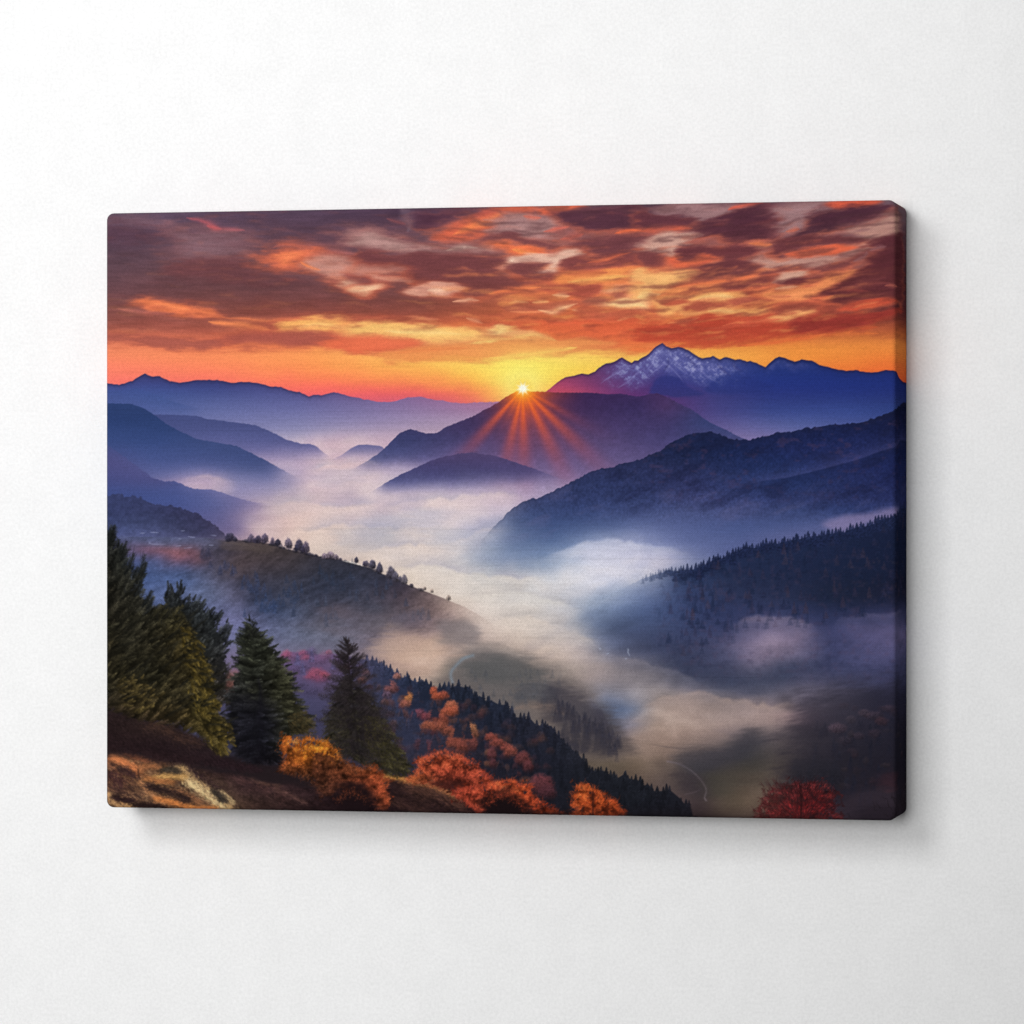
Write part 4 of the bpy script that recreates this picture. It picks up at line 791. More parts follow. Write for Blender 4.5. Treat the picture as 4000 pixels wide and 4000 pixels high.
# fog trailing over the foot of the meadow and between the slopes
blob(H_(60,860,250,900,420,880,560,960,400,1010,200,1000,40,960), (126,108,116), 14, .35, None, .5, 1, .6)
blob(H_(380,1060,460,1010,600,1040,720,1080,640,1160,520,1200,400,1160,320,1120), (206,176,156), 16, .6, None, .6, 1, .6)
blob(H_(740,960,830,935,930,970,990,1010,930,1070,820,1080,740,1040), (122,116,120), 10, .6, None, .6, 1, .5)
blob(H_(440,900,560,870,620,900,560,950,450,960), (100,96,112), 8, .4, None, .6, 1, .5)
stroke(H_(960,1160,900,1180,860,1215,820,1260,810,1300,822,1345), 2.6, (136,146,156), .85, 0, False)
stroke(H_(700,1158,830,1160,960,1152), 1.4, (188,160,146), .5, 0)
# valley floor: dim field edges and lanes
stroke(L(540,832,620,850,700,895,760,950,798,1005,805,1040,795,1080,805,1100), 1.3, (128,116,122), .8, 0, False)
stroke(L(650,1060,720,1045,780,1020), 1.1, (112,98,104), .5, 0)
stroke(L(420,715,540,730,640,742,760,748,860,760,960,768), 1.6, (112,98,96), .6, .3)
blob(L(640,790,760,775,900,770,1000,720,1090,640,1160,640,1120,740,1000,830,860,880,720,890), (66,64,72), 12, .6, None, .6, 1, .5)
blob(L(600,920,680,920,760,960,800,1020,760,1040,680,1010,620,970), (66,58,64), 7, .45, None, .6, .6)
blob(L(840,930,960,900,1080,880,1020,960,900,1010,820,1000), (80,74,66), 13, .3, None, .6, .8)
for p in (L(65,52,80,62,72,66), L(258,60,272,64,268,80,274,95,282,110), L(245,125,262,130), L(120,98,140,90)):
    stroke(p, .9, (170,178,200), .8, 0)
# the knoll in the middle of the valley
blob(K(790,420,815,310,880,240,980,190,1120,170,1300,225,1500,320,1700,430,1810,540,1900,690,1930,820,1720,860,1560,700,1350,610,1150,560,1000,470), (106,100,102), 16, .62, (112,100,96), .6, .6, .5)
blob(K(960,270,1080,220,1230,225,1400,320,1330,370,1120,350), (88,90,92), 12, .55, None, .6, .8, .6)
blob(K(1280,450,1360,395,1460,410,1490,470,1400,500,1300,495), (80,82,90), 9, .6, None, .7, .8, .6)
stroke(K(1230,560,1350,535,1520,560,1600,600), 7, (150,126,112), .55, .5)
stroke(H_(960,1160,900,1180,860,1215,820,1260,810,1300,822,1345), 2.2, (132,142,152), .75, 0, False)
for i in range(60):
    x, y = 627.9 + .275 * g_.uniform(860, 1560), 1183.4 + .275 * g_.uniform(260, 560)
    spruce(x, y, g_.uniform(10, 18), g_.uniform(7, 11), (82,84,92), g_.uniform(.1, .35), int(g_.integers(900)))
blob(L(1480,480,1600,420,1800,380,2000,360,2150,380,2150,1260,1700,1260,1500,1130,1380,960,1400,760,1440,600), (46,45,58), 26, .6, (44,39,48), .7, 1, .6)
# small wooded rise swimming in the fog
r14 = line(K(1380,470,1500,440,1650,470,1760,480,1800,540,1850,590,1900,690,1932,765), L(180,650,230,745,260,800))
art_f = sstep(1010, 1060, GX) * sstep(1310, 1340, GY) 
hill(treeline(r14, 5, 5, 4, .8), aa=9, fx=(1095, 1140), tab=[Q(1300, 1050,100,96,112,0, 1090,110,104,122,40, 1130,104,106,130,60), Q(1330, 1050,110,104,104,0, 1090,104,98,108,60, 1130,96,94,112,80, 1160,100,108,134,70), Q(1360, 1050,110,100,98,0, 1090,84,78,88,80, 1130,66,66,84,95, 1160,90,88,106,70), Q(1390, 1050,110,100,92,0, 1090,70,68,78,80, 1130,62,62,78,95, 1165,92,86,96,70), Q(1412, 1050,110,100,92,0, 1100,90,82,84,60, 1150,96,88,90,60, 1180,112,100,98,40), Q(1430, 1050,105,94,84,0, 1200,115,100,92,0)])
for i in range(80):
    u = g_.random(); x = 1062 + 92 * u + g_.normal() * 6; y = 1352 + 44 * g_.random() ** 1.2 + 14 * abs(u - .55)
    if x < 1152: spruce(x, y, g_.uniform(18, 32), g_.uniform(11, 17), (50,51,64), g_.uniform(.3, .6), int(g_.integers(900)), (58,56,68))
for x, y, h in ((1690,595,130), (1760,620,100), (1800,620,110), (1840,660,90), (1650,640,90)):
    spruce(627.9 + .275 * x, 1183.4 + .275 * y, h * .275, 9, (46,48,66), .85, x)
for x in np.arange(1215, 1745, 5.4):
    ry = float(np.interp(x, xs_, r11)); hz = float(sstep(1200, 1330, x))
    h = g_.uniform(9, 19) * (.7 + .5 * hz)
    spruce(x + g_.uniform(-2, 2), ry - h * g_.uniform(.35, .75), h * 1.5, h * g_.uniform(.6, .85), tuple(np.array((72, 84, 118)) * (1 - hz) + np.array((36, 45, 78)) * hz), .35 + .55 * hz, int(g_.integers(900)))
for i in range(420):
    x = g_.uniform(1230, 1740); ry = float(np.interp(x, xs_, r11)); y = ry + 150 * g_.random() ** 1.2
    cl = float(1 - .95 * np.exp(-((x - 1455) / 85) ** 2 - ((y - 1195) / 36) ** 2)) * float(sstep(1220, 1300, x)) * float(sstep(1290, 1180, y))
    c = [(32, 42, 70), (40, 46, 76), (60, 54, 78), (74, 60, 74)][int(g_.choice(4, p=[.45, .3, .15, .1]))]
    spruce(x, y, g_.uniform(12, 24), g_.uniform(8, 13), c, .42 * cl * g_.uniform(.4, 1), int(g_.integers(900)))
blob([(1040, 1300), (1075, 1312), (1105, 1330), (1135, 1345), (1155, 1370), (1175, 1402), (1190, 1420), (1150, 1424), (1110, 1412), (1070, 1390), (1040, 1350)], (58, 56, 68), 12, .6, (84, 76, 76), .7, .7, .7)
for i in range(90):
    u = g_.random(); x = 1050 + 118 * u + g_.normal() * 4; y = 1305 + 78 * u + 34 * g_.random()
    spruce(x, y, g_.uniform(16, 28), g_.uniform(9, 14), (52, 52, 66), g_.uniform(.15, .5), int(g_.integers(900)), (66, 62, 70))
# lower right: dark woods with a few russet crowns
for i in range(120):
    x = g_.uniform(1500, 1750); y = 1325 + 190 * g_.random() + (1700 - x) * .18
    spruce(x, y, g_.uniform(18, 34), g_.uniform(10, 16), (44,46,60) if x < 1600 else (36,38,52), g_.uniform(.2, .5) * float(sstep(1500, 1600, x)), int(g_.integers(900)), (44,42,54))
for x, y, w, h, c, a in ((1705,605,60,34,(108,86,98),.5), (1800,545,34,24,(92,80,90),.35), (1890,500,38,26,(96,78,86),.4), (1960,520,60,30,(84,68,78),.4), (2010,560,44,28,(92,62,66),.4), (2060,470,44,24,(88,68,76),.35), (1850,660,40,24,(84,66,76),.3), (1960,640,44,28,(80,62,70),.3), (1760,690,50,30,(78,66,76),.3)):
    crown(1110.9 + .275 * x, 1207.5 + .275 * y, w * .275, h * .275, c, a, x % 80, 1.3, .4)
for i in range(26):
    crown(g_.uniform(1590, 1740), g_.uniform(1330, 1500), g_.uniform(5, 11), g_.uniform(4, 8), (76,58,64) if i % 3 else (92,74,72), g_.uniform(.1, .25), int(g_.integers(900)), 1.3, .4)
for x, y, h, w in ((1420,840,180,50), (1480,850,200,70), (1560,820,220,80), (1640,840,200,70), (1700,860,190,60)):
    crown(1110.9 + .275 * x, 1207.5 + .275 * (y + h * .5), w * .275 * .8, h * .275 * .6, (40,42,52), .3, x, 1.1, .6, .3, .5)
blob(L(1700,1130,1850,1060,2000,1020,2110,1040,2110,1250,1750,1250,1650,1200), (64,54,64), 14, .6, None, .6, 1, .6)
blob(L(1960,960,2040,930,2100,960,2100,1010,2000,1000), (84,48,54), 10, .35, None, .7, 1)
blob(L(1860,1180,2000,1165,2110,1170,2110,1250,1880,1250), (40,34,42), 10, .6)

# ---- wooded slope in the middle ----------------------------------------------
r13 = line(J(1260,262,1300,245,1380,250,1440,235,1500,262,1560,270,1600,255,1640,262), K(250,215,300,215,330,262,370,258,420,295,470,335,510,330,560,362,610,367,640,360,680,398,730,410,760,392,800,405,850,390,900,402,930,395,970,465,1010,460,1060,505,1090,492,1140,520,1190,522,1230,605,1280,608,1360,620,1400,665,1440,660,1500,665,1540,725,1600,795,1680,855,1740,925,1800,975,1860,975,1930,1005),
           L(0,868,40,890,100,885,170,930,200,935,240,910,290,945,330,945,380,985,410,980,450,1025,520,1025,560,1020,620,1070,680,1140,730,1220,760,1300))
f13 = loft([
    Q(1215, 500,120,96,134,100, 640,112,98,132,100, 720,64,70,98,100),
    Q(1240, 500,110,92,130,100, 640,108,88,122,100, 700,72,74,100,100, 760,54,62,88,100),
    Q(1280, 500,94,84,124,100, 600,104,84,116,100, 680,84,80,112,100, 740,56,64,92,100, 800,42,50,70,100, 860,44,50,68,100),
    Q(1320, 500,74,74,108,100, 640,80,76,106,100, 730,66,72,102,100, 790,46,52,74,100, 860,40,46,62,100, 940,40,46,62,100),
    Q(1370, 500,62,62,92,100, 640,70,68,94,100, 760,62,66,92,100, 850,52,54,72,100, 920,38,42,58,100, 1000,44,46,60,100),
    Q(1420, 640,62,58,78,100, 780,60,60,80,100, 880,50,48,62,100, 960,38,40,54,100, 1040,38,40,52,100, 1100,46,48,58,100),
    Q(1470, 700,56,50,62,100, 860,48,44,54,100, 960,40,40,52,100, 1060,34,36,46,100, 1160,36,38,46,100),
    Q(1540, 800,44,38,44,100, 1000,38,36,44,100, 1150,32,34,42,100, 1300,36,36,44,100)], 6)
m13 = mask_below(r13 + 3, 2.0) * np.clip(f13[..., 3] / 100, 0, 1) * sstep(500, 540, GX)
over(f13[..., :3], m13)
def slope_col(x, y): return pick(f13, np.array([x]), np.array([y]))[0, :3] * 255
# rows of conifers from the crest downwards
trees = []
for x in np.arange(690, 1325, 6.2):
    ry = float(np.interp(x, xs_, r13))
    for k in range(12):
        trees.append((ry + (k + g_.uniform(-.45, .45)) * 12.5 * (1 if k else .6), x + g_.uniform(-5, 5), k))
trees.sort()
for y, x, k in trees:
    if y > 1560 or (x < 760 and y > 1420): continue
    c = slope_col(x, y + 12); v = g_.uniform(.8, 1.1)
    if g_.random() < (.7 if k else .9):
        h = g_.uniform(20, 40); spruce(x, y - g_.uniform(2, 9) * (k == 0), h, h * g_.uniform(.40, .54), tuple(c * v), .92 if k < 2 else .6, int(g_.integers(900)), tuple(c * v * .9))
# pink autumn trees in the haze between the big spruces
for x, y, w, h, c, a in ((1300,280,40,34,(186,88,112),.85), (1410,270,40,26,(172,86,112),.8), (1440,300,44,24,(180,88,110),.8), (1350,300,40,40,(128,92,128),.7), (1470,260,36,34,(104,92,134),.8), (1560,290,40,40,(140,94,124),.7), (1590,262,24,20,(176,92,112),.7), (1500,320,60,40,(116,88,126),.7), (1400,360,60,44,(92,84,124),.8),
                         (1500,400,60,34,(188,84,100),.85), (1470,430,50,26,(176,80,100),.8), (1560,420,40,30,(190,86,98),.85), (1530,450,50,26,(150,78,104),.7), (1340,380,50,40,(96,82,122),.7), (1450,520,70,50,(76,74,108),.7), (1380,480,60,50,(80,78,112),.7)):
    crown(183.5 + .275 * x, 1159.2 + .275 * y, w * .275, h * .275, tuple(np.array(c) * .8 + np.array((118, 92, 122)) * .2), a * .75, x % 70, 1.05, .5, .2, .7)
for x, y, h in ((1375,262,90), (1470,240,90), (1410,330,90), (1620,300,80)):
    spruce(183.5 + .275 * x, 1159.2 + .275 * y, h * .275, 13, (92,88,128), .6, x)
# a mixed, browned wood filling in between
for i in range(260):
    x = g_.uniform(650, 1040); ry = float(np.interp(x, xs_, r13)); y = ry + 20 + 150 * g_.random()
    if y > 1480 or (x < 745 and y > 1400): continue
    c_ = np.array([(92, 62, 62), (112, 70, 60), (78, 58, 68), (126, 82, 66), (98, 56, 60)][int(g_.integers(5))]); nearp = np.exp(-((x - (700 + (y - 1280) * 1.25)) / 70) ** 2)
    crown(x, y, g_.uniform(5, 11), g_.uniform(5, 10), tuple(c_), .2 + .45 * float(nearp) * g_.random(), int(g_.integers(900)), 1.15, .35, .1, .7)
rust = [(440,340,26,28,(176,120,108)), (395,420,44,52,(140,88,88)), (370,470,30,34,(96,78,98)), (525,495,34,44,(196,128,78)), (500,530,40,34,(160,96,80)), (590,600,44,44,(122,70,84)), (640,620,36,36,(128,66,76)), (690,450,30,46,(196,96,66)), (720,480,40,34,(186,92,64)), (760,470,38,34,(168,84,64)), (815,545,44,44,(190,108,78)),
        (830,580,34,44,(176,92,68)), (785,590,48,44,(184,94,68)), (735,640,56,48,(156,82,64)), (690,610,40,40,(120,66,72)), (655,680,52,40,(170,94,70)), (740,690,60,44,(150,82,64)), (800,720,50,44,(140,78,62)), (845,740,46,44,(122,72,60)), (835,800,60,60,(150,78,62)), (890,830,44,60,(132,70,60)), (955,705,34,48,(168,112,78)), (975,740,26,34,(130,84,66)),
        (940,770,40,36,(146,78,66)), (965,810,34,46,(118,66,62)), (1085,760,44,36,(150,76,64)), (1130,800,50,40,(144,74,64)), (1190,830,40,34,(140,72,64)), (1220,860,44,46,(150,80,68)), (1305,910,50,60,(112,60,60)), (1340,960,34,50,(98,54,58)), (1090,880,30,60,(104,58,62)), (1100,940,24,40,(86,50,56)), (1430,1080,80,70,(112,60,66)), (1400,1100,50,60,(96,54,60)), (1470,1140,60,60,(84,48,56)), (640,820,60,50,(92,58,70)), (700,850,60,40,(90,54,62)), (600,800,40,40,(78,56,70))]
for x, y, w, h, c in rust:
    X_, Y_ = 627.9 + .275 * x, 1183.4 + .275 * y
    crown(X_, Y_, w * .275 * 1.06, h * .275, tuple(np.array(c) * .84 + np.array((96, 70, 66)) * .14), .88, x % 60 + 1, 1.18, .3, .1, .8)
for x, y, h, w in ((480,350,120,100), (620,360,150,120), (640,350,140,90), (570,420,140,110), (560,560,170,120), (470,560,200,130), (700,500,120,80), (520,620,180,110), (620,720,150,100), (700,730,120,90), (760,760,120,90), (860,620,140,90), (1000,800,160,110), (1010,880,180,120), (1150,900,180,120), (1250,960,150,110), (930,640,130,80), (1180,960,150,100), (300,205,170,80), (370,255,150,80), (510,300,110,40)):
    X_, Y_ = 627.9 + .275 * x, 1183.4 + .275 * y
    c = slope_col(X_, Y_ + 15) * .9
    spruce(X_, Y_, h * .275, w * .275 * .8, tuple(c), .92, x, tuple(c * .95))

# ---- foreground ----------------------------------------------------------------
ground = line(J(-60,880,60,885,200,925,400,985,560,1010,760,1000,900,985,1000,1010,1150,1040,1300,1050,1500,1080), K(300,1020,340,1005,420,1025,500,1042,600,1062,700,1092,790,1130,850,1155,920,1200,1000,1255,1060,1300,1130,1330))
fg = loft([
    R(1400, 170,96,60,48, 260,70,46,44, 400,48,34,38, 700,52,36,36, 800,70,48,40),
    R(1430, 170,140,88,62, 250,96,66,52, 330,62,44,42, 420,48,34,38, 560,44,30,36, 700,50,36,36, 780,88,62,48),
    R(1460, 170,120,80,62, 250,108,74,56, 330,104,80,58, 380,66,48,44, 470,50,36,40, 600,48,32,36, 700,36,24,28, 760,76,52,44, 860,84,56,46),
    R(1490, 170,92,66,56, 240,98,70,56, 320,92,70,54, 400,96,76,60, 450,58,42,42, 560,56,40,42, 640,40,28,32, 720,32,22,26, 800,62,44,40, 900,44,32,34),
    R(1515, 170,110,84,66, 240,82,60,50, 320,86,62,50, 420,98,76,60, 480,62,46,42, 600,46,32,34, 700,30,20,24, 800,46,32,32, 900,38,26,28),
    R(1550, 170,70,52,44, 300,72,52,42, 420,92,68,54, 520,48,34,34, 700,28,19,22, 900,36,25,26)], 6, (6 * mx_, 4 * my_))
mg = mask_below(ground + 2.5 * fbm(xs_ / 9, xs_ * 0, 4, 3), 1.5)
gtx = fbm((GX + .9 * GY) / 26, (GY - .42 * GX) / 7, 8, 5, .62)
over(fg * (1 + .42 * gtx + .16 * fbm(GX / 5, GY / 4, 4, 3))[..., None], mg)
def field_strokes(poly, n, ang_, ln, f, w=0.5, spread=14, val=(.5, 1.6), bend=0, batches=8, tint=None):
    p = inside(poly, n); x, y = p[:, 0], p[:, 1]
    c = pick(f, x, y)[:, :3] if not isinstance(f, tuple) else np.repeat(rgb(f)[None], n, 0)
    v = rng.uniform(val[0], val[1], n)[:, None]
    c = c * v
    if tint is not None: c = c * (1 + rng.normal(0, 1, (n, 1)) * np.array(tint)[None])
    strokes(x, y, ang_ + rng.normal(0, spread, n), rng.uniform(ln[0], ln[1], n), np.clip(c, 0, 1), np.full(n, w), bend, batches)
gpoly = [(170, 1405), (240, 1412), (300, 1432), (360, 1440), (520, 1440), (700, 1465), (760, 1468), (850, 1500), (920, 1540), (920, 1575), (170, 1575)]
field_strokes(gpoly, 11000, -22, (2, 7), fg, .5, 20, (.4, 1.7), 0, 10)
field_strokes([(170, 1425), (240, 1425), (330, 1450), (420, 1500), (430, 1560), (170, 1560)], 3600, -30, (2, 6), (150, 110, 80), .55, 26, (.3, 1.45), 0, 8)
field_strokes([(170, 1425), (230, 1420), (320, 1455), (400, 1500), (410, 1560), (170, 1560)], 900, -34, (5, 12), (184, 146, 106), .5, 24, (.5, 1.3), 0, 4)
over(rgb((44, 32, 33)), mg * sstep(.05, .45, fbm((GX + .6 * GY) / 20, (GY - .45 * GX) / 8, 13, 4)) * .6 * sstep(470, 400, GX) * sstep(1415, 1440, GY))
# pale tussocks lower left
def ridge_grass(pts, n, w, col, ang_, ln=(4, 10), val=(.6, 1.4), wt=.8):
    l = smooth_line(pts, 12); i = rng.integers(0, len(l), n)
    n = int(n * 2.4); i = rng.integers(0, len(l), n)
    x = l[i, 0] + rng.normal(0, w * 1.5, n); y = l[i, 1] + rng.normal(0, w, n)
    c = rgb(col)[None] * rng.uniform(val[0], val[1], (n, 1)) * (1 + .35 * fbm(x / 6, y / 5, 6, 3))[:, None]
    strokes(x, y, ang_ + rng.normal(0, 22, n), rng.uniform(ln[0] * .5, ln[1] * .7, n), np.clip(c, 0, 1), np.full(n, wt * .5), rng.normal(0, 16, n), 5)
    m_ = n // 3; i = rng.integers(0, len(l) - 1, m_); tg = l[i + 1] - l[i]
    x = l[i, 0] + rng.normal(0, w * .7, m_); y = l[i, 1] + rng.normal(0, w * .5, m_)
    c = rgb(col)[None] * rng.uniform(val[0] + .1, val[1] + .1, (m_, 1))
    strokes(x, y, np.degrees(np.arctan2(-tg[:, 1], tg[:, 0])) + rng.normal(0, 10, m_), rng.uniform(ln[0], ln[1] * 1.3, m_), np.clip(c, 0, 1), np.full(m_, wt * .8), 0, 4)
for p, n, w, c, a_ in ((J(60,970,120,985,180,1010,240,1045,275,1085), 500, 4.5, (182,112,72), -32), (J(60,910,140,930,240,970,330,1000), 300, 3, (124,76,54), -20), (J(290,1090,300,1050,360,1040,430,1050), 200, 4, (140,92,62), -10), (J(370,1130,460,1110,560,1110,640,1120), 420, 4.5, (176,136,84), -14),
                       (J(540,1030,590,1050,640,1090,690,1150,760,1200,830,1270,900,1320), 800, 5, (186,150,104), -44), (J(620,1130,680,1180,760,1240,860,1320), 600, 6, (196,166,124), -40), (J(840,1200,880,1240,930,1285), 150, 2, (178,150,112), -42), (J(280,1130,330,1190,400,1250,450,1290), 320, 3.5, (158,112,78), -44), (J(400,1260,520,1290,640,1320,800,1330), 420, 4.5, (186,116,66), -16),
                       (J(60,1225,100,1270,150,1310,210,1320), 320, 4, (178,138,98), -40), (J(140,1265,200,1300,240,1320), 160, 4, (168,128,88), -40), (J(320,1120,400,1140,520,1150), 240, 4, (154,102,64), -12), (J(500,1200,600,1230,700,1290), 260, 5, (128,88,62), -26), (J(1050,1120,1120,1150,1250,1170), 120, 3, (92,66,58), -20), (J(1200,1190,1300,1230,1420,1290), 140, 3, (84,60,56), -26), (J(950,1100,1000,1140,1150,1200,1300,1270), 200, 9, (78,54,52), -24)):
    ridge_grass(p, n, w, c, a_)
for p, n, w, c, a_ in ((J(80,1080,130,1130,160,1180), 220, 9, (62,40,42), -30), (J(150,1060,210,1080,250,1110), 160, 5, (58,40,40), -24), (J(330,1170,420,1200,540,1230,620,1270), 420, 5.5, (46,34,34), -20), (J(440,1070,500,1060,550,1080), 200, 4, (62,54,46), -10), (J(790,1200,830,1240,870,1280), 220, 5, (52,46,42), -40), (J(100,1250,170,1270,240,1280), 220, 4, (44,30,32), -20), (J(240,1310,360,1310,480,1330), 260, 4, (40,28,28), -10), (J(640,1010,660,1070,720,1130,850,1200), 300, 6, (50,36,38), -30)):
    ridge_grass(p, n, w, c, a_, (3, 8), (.5, 1.4), .9)
stroke(J(278,1050,286,1110,300,1140), 1.5, (48,34,34), .7, 0)
# golden rim on the mound
ridge_grass(K(330,1012,420,1028,520,1048,600,1068), 500, 2.5, (166,118,66), -24)
ridge_grass(K(500,1046,600,1066,700,1094,790,1135,860,1165), 620, 4, (158,104,70), -30)
ridge_grass(K(500,1100,650,1130,800,1190,900,1240), 420, 10, (82,56,48), -28)
ridge_grass(K(400,1180,500,1230,700,1270), 260, 10, (64,44,40), -24)

# earth and shade below the trees
blob([(165, 1325), (260, 1350), (330, 1372), (380, 1400), (430, 1425), (520, 1440), (600, 1450), (640, 1470), (560, 1480), (400, 1450), (260, 1420), (165, 1415)], (40,32,35), 9, .95, None, .7, .8, .6)
# big conifers ---------------------------------------------------------------
def sprays(x, y, ang_, ln, col, w=.62, bend=12, open_=46, hang=10, fine=.30, dark=.55):
    """boughs: curved axes carrying branchlets on both sides. all arguments arrays of one length"""
    K_ = 15
    t = np.linspace(0.06, 1, K_)[None, :]
    bend = np.broadcast_to(bend, x.shape)
    a = np.radians(ang_)[:, None] + np.radians(bend)[:, None] * t
    px = x[:, None] + np.cumsum(np.cos(a), 1) * ln[:, None] / K_; py = y[:, None] - np.cumsum(np.sin(a), 1) * ln[:, None] / K_
    n = x.size
    strokes(x, y, ang_, ln * .9, np.clip(col * .6, 0, 1), np.full(n, w * .9), bend, 2)
    w = w * .78
    for sg in (-1, 1, -1, 1, -1, 1):
        aa = np.degrees(a) + sg * rng.uniform(open_ * .5, open_ * 1.25, a.shape)
        aa = aa - hang * np.sign(np.cos(np.radians(aa))) * 1.0
        ll = ln[:, None] * fine * (1.1 - .75 * t) * rng.uniform(.4, 1.45, a.shape)
        cc = col[:, None, :] * (dark + (1.25 - dark) * t)[..., None] * rng.uniform(.5, 1.5, a.shape + (1,))
        strokes(px.ravel(), py.ravel(), aa.ravel(), ll.ravel(), np.clip(cc.reshape(-1, 3), 0, 1), np.full(a.size, w), 0, 2)
def conifer_mass(poly, rows, angf, n, ln=(16, 34), base=.62, rag=7, a=1.0, layers=7, val=(.55, 1.35), w=.6, bend=12, shrink=3.0, ragx=1.0, fine=.3, hang=10):
    """foliage of a big conifer: dark body, then boughs laid on from dark to light; angf(x, y) gives the bough direction"""
    poly = smooth_poly(poly, 3); sl = box(poly, 12); f = loft(rows, 6, (8 * mx_, 6 * my_))
    d = sdf(GX[sl], GY[sl], poly) + shrink + rag * (fbm(GX[sl] / 9, GY[sl] / 8, 3, 3) + .8 * fbm(GX[sl] / 3.2, GY[sl] / 3.2, 7, 2))
    over(f[sl] * base, a * (1 - sstep(-3, 2.5, d)), sl)
    for k in range(layers):
        u = k / max(1, layers - 1)
        p = inside(poly, n // layers); x, y = p[:, 0], p[:, 1]
        an = angf(x, y) + rng.normal(0, 13, x.size)
        l = rng.uniform(ln[0], ln[1], x.size)
        x = x - np.cos(np.radians(an)) * l * .55; y = y + np.sin(np.radians(an)) * l * .55
        c = pick(f, np.clip(x, X0, X0 + NX - 1), y) * (val[0] + (val[1] - val[0]) * u) * rng.uniform(.75, 1.25, (x.size, 1))
        sg = np.where(np.cos(np.radians(an)) >= 0, 1, -1)
        sprays(x, y, an, l, np.clip(c, 0, 1), w, bend * sg, 46, hang, fine)
    return f
def spires(pts, crp, col, w=.7, fine=.28):
    """boughs standing out of the outline: (x, y, angle, length) in one crop's units"""
    q = np.array([(crp(a_, b_)[0] + (c_, d_)) for a_, b_, c_, d_ in pts], float)
    c = rgb(col)[None] * rng.uniform(.8, 1.2, (len(q), 1))
    l = q[:, 3]; x = q[:, 0] - np.cos(np.radians(q[:, 2])) * l; y = q[:, 1] + np.sin(np.radians(q[:, 2])) * l
    sprays(x, y, q[:, 2], l, c, w, 6 * np.sign(np.cos(np.radians(q[:, 2]))), 40, 4, fine, .8)
def twigs(x, y, an, l, col, w=.6):
    n = len(x); strokes(np.asarray(x, float), np.asarray(y, float), np.asarray(an, float), np.asarray(l, float), rgb(col)[None] * rng.uniform(.7, 1.3, (n, 1)), np.full(n, w), rng.normal(0, 18, n), 2)

# tree behind, second from left (tips are where the photo's boughs end)
conifer_mass(G(430,830,455,790,490,700,530,720,575,690,600,770,660,770,720,800,750,860,820,860,850,910,830,980,890,960,910,1000,890,1060,920,1080,890,1150,910,1260,960,1330,940,1450,900,1500,760,1500,600,1300,480,1000),
    [R(1095, 250,44,46,48, 400,48,52,56), R(1150, 280,42,44,44, 400,48,52,56), R(1220, 300,44,44,40, 380,50,52,52, 450,56,58,62), R(1280, 300,48,46,38, 420,56,54,54, 470,60,58,60), R(1330, 300,48,46,36, 430,62,56,54, 470,62,56,54), R(1400, 300,44,40,36, 460,46,40,40)],
    lambda x, y: np.where(x < 345, 78, 46) - .10 * (y - 1150), 330, (14, 26), .7, 8, 1, 6, (.6, 1.25), .55, 10, 5)
spires([(480,650,104,18), (455,760,120,12), (520,700,84,14), (572,642,92,22), (604,690,64,16), (640,740,62,14), (680,745,58,14), (745,775,52,18), (700,790,66,14), (800,830,50,15), (858,885,48,18), (830,935,40,14), (930,955,58,20), (900,905,64,10), (915,1010,40,16), (935,1060,30,14), (900,1130,26,12), (545,655,100,14), (500,668,112,12)], G, (42,44,46))
# russet bush peeping between
for x, y, w, h, c in ((945,440,50,60,(128,90,84)), (930,500,44,50,(112,74,68)), (985,550,40,46,(120,84,78)), (960,470,30,40,(142,106,100))):
    crown(183.5 + .275 * x, 1159.2 + .275 * y, w * .275, h * .275, c, .7, x % 50, 1.3, .5)
# dark spruce, third
t3 = J(1045,30,1060,70,1080,100,1120,120,1140,150,1175,170,1195,210,1230,235,1240,290,1280,320,1275,360,1310,400,1345,430,1345,470,1370,530,1365,580,1405,620,1420,680,1460,720,1480,780,1450,810,1380,830,1310,850,1290,900,1275,960,1250,1020,1150,1035,1020,1000,930,930,900,800,890,700,910,600,890,560,935,500,925,440,975,400,950,330,985,270,955,190,975,160,990,110,1010,110,1020,60,1040,40)
conifer_mass(t3, [R(1160, 430,44,46,44, 520,46,48,44), R(1210, 430,44,46,42, 480,44,46,38, 530,50,52,44), R(1260, 430,44,46,44, 480,48,50,42, 540,58,58,44), R(1310, 430,40,40,42, 480,40,40,38, 520,54,54,40, 570,58,56,44), R(1350, 430,38,38,42, 490,34,34,40, 530,50,50,38, 590,66,60,42), R(1390, 430,36,34,38, 490,30,30,38, 540,48,48,38, 600,72,62,42), R(1440, 430,34,30,34, 520,30,28,34, 600,40,36,34)],
    lambda x, y: np.where(x > 476 + .06 * (y - 1160), 18 - .16 * (y - 1160), 162 + .16 * (y - 1160)), 620, (14, 30), .62, 6, 1, 8, (.5, 1.4), .6, 16, 4)
spires([(1045,2,90,14), (1020,70,120,9), (1080,62,60,9), (1000,100,140,10), (1115,92,48,10), (1150,132,40,12), (985,180,160,10), (1200,170,30,14), (945,175,150,12), (1245,205,26,14), (1258,255,20,14), (950,265,165,12), (1305,300,18,16), (1335,345,10,14), (935,335,170,12), (1370,402,12,18), (1365,450,4,14), (935,440,178,14), (1392,505,4,18), (1385,560,-4,14), (1425,600,0,16), (1445,650,-6,16), (1490,700,-10,18), (1505,768,-14,18), (920,520,184,14), (890,600,190,12)], J, (40,42,40), .7, .24)
stroke(J(1108,420,1115,560,1120,760,1120,960), 4, (26,24,32), .5, .3)
blob(J(950,640,1080,580,1150,700,1140,900,1080,1010,960,960,920,800), (28,27,34), 12, .4, None, .8)
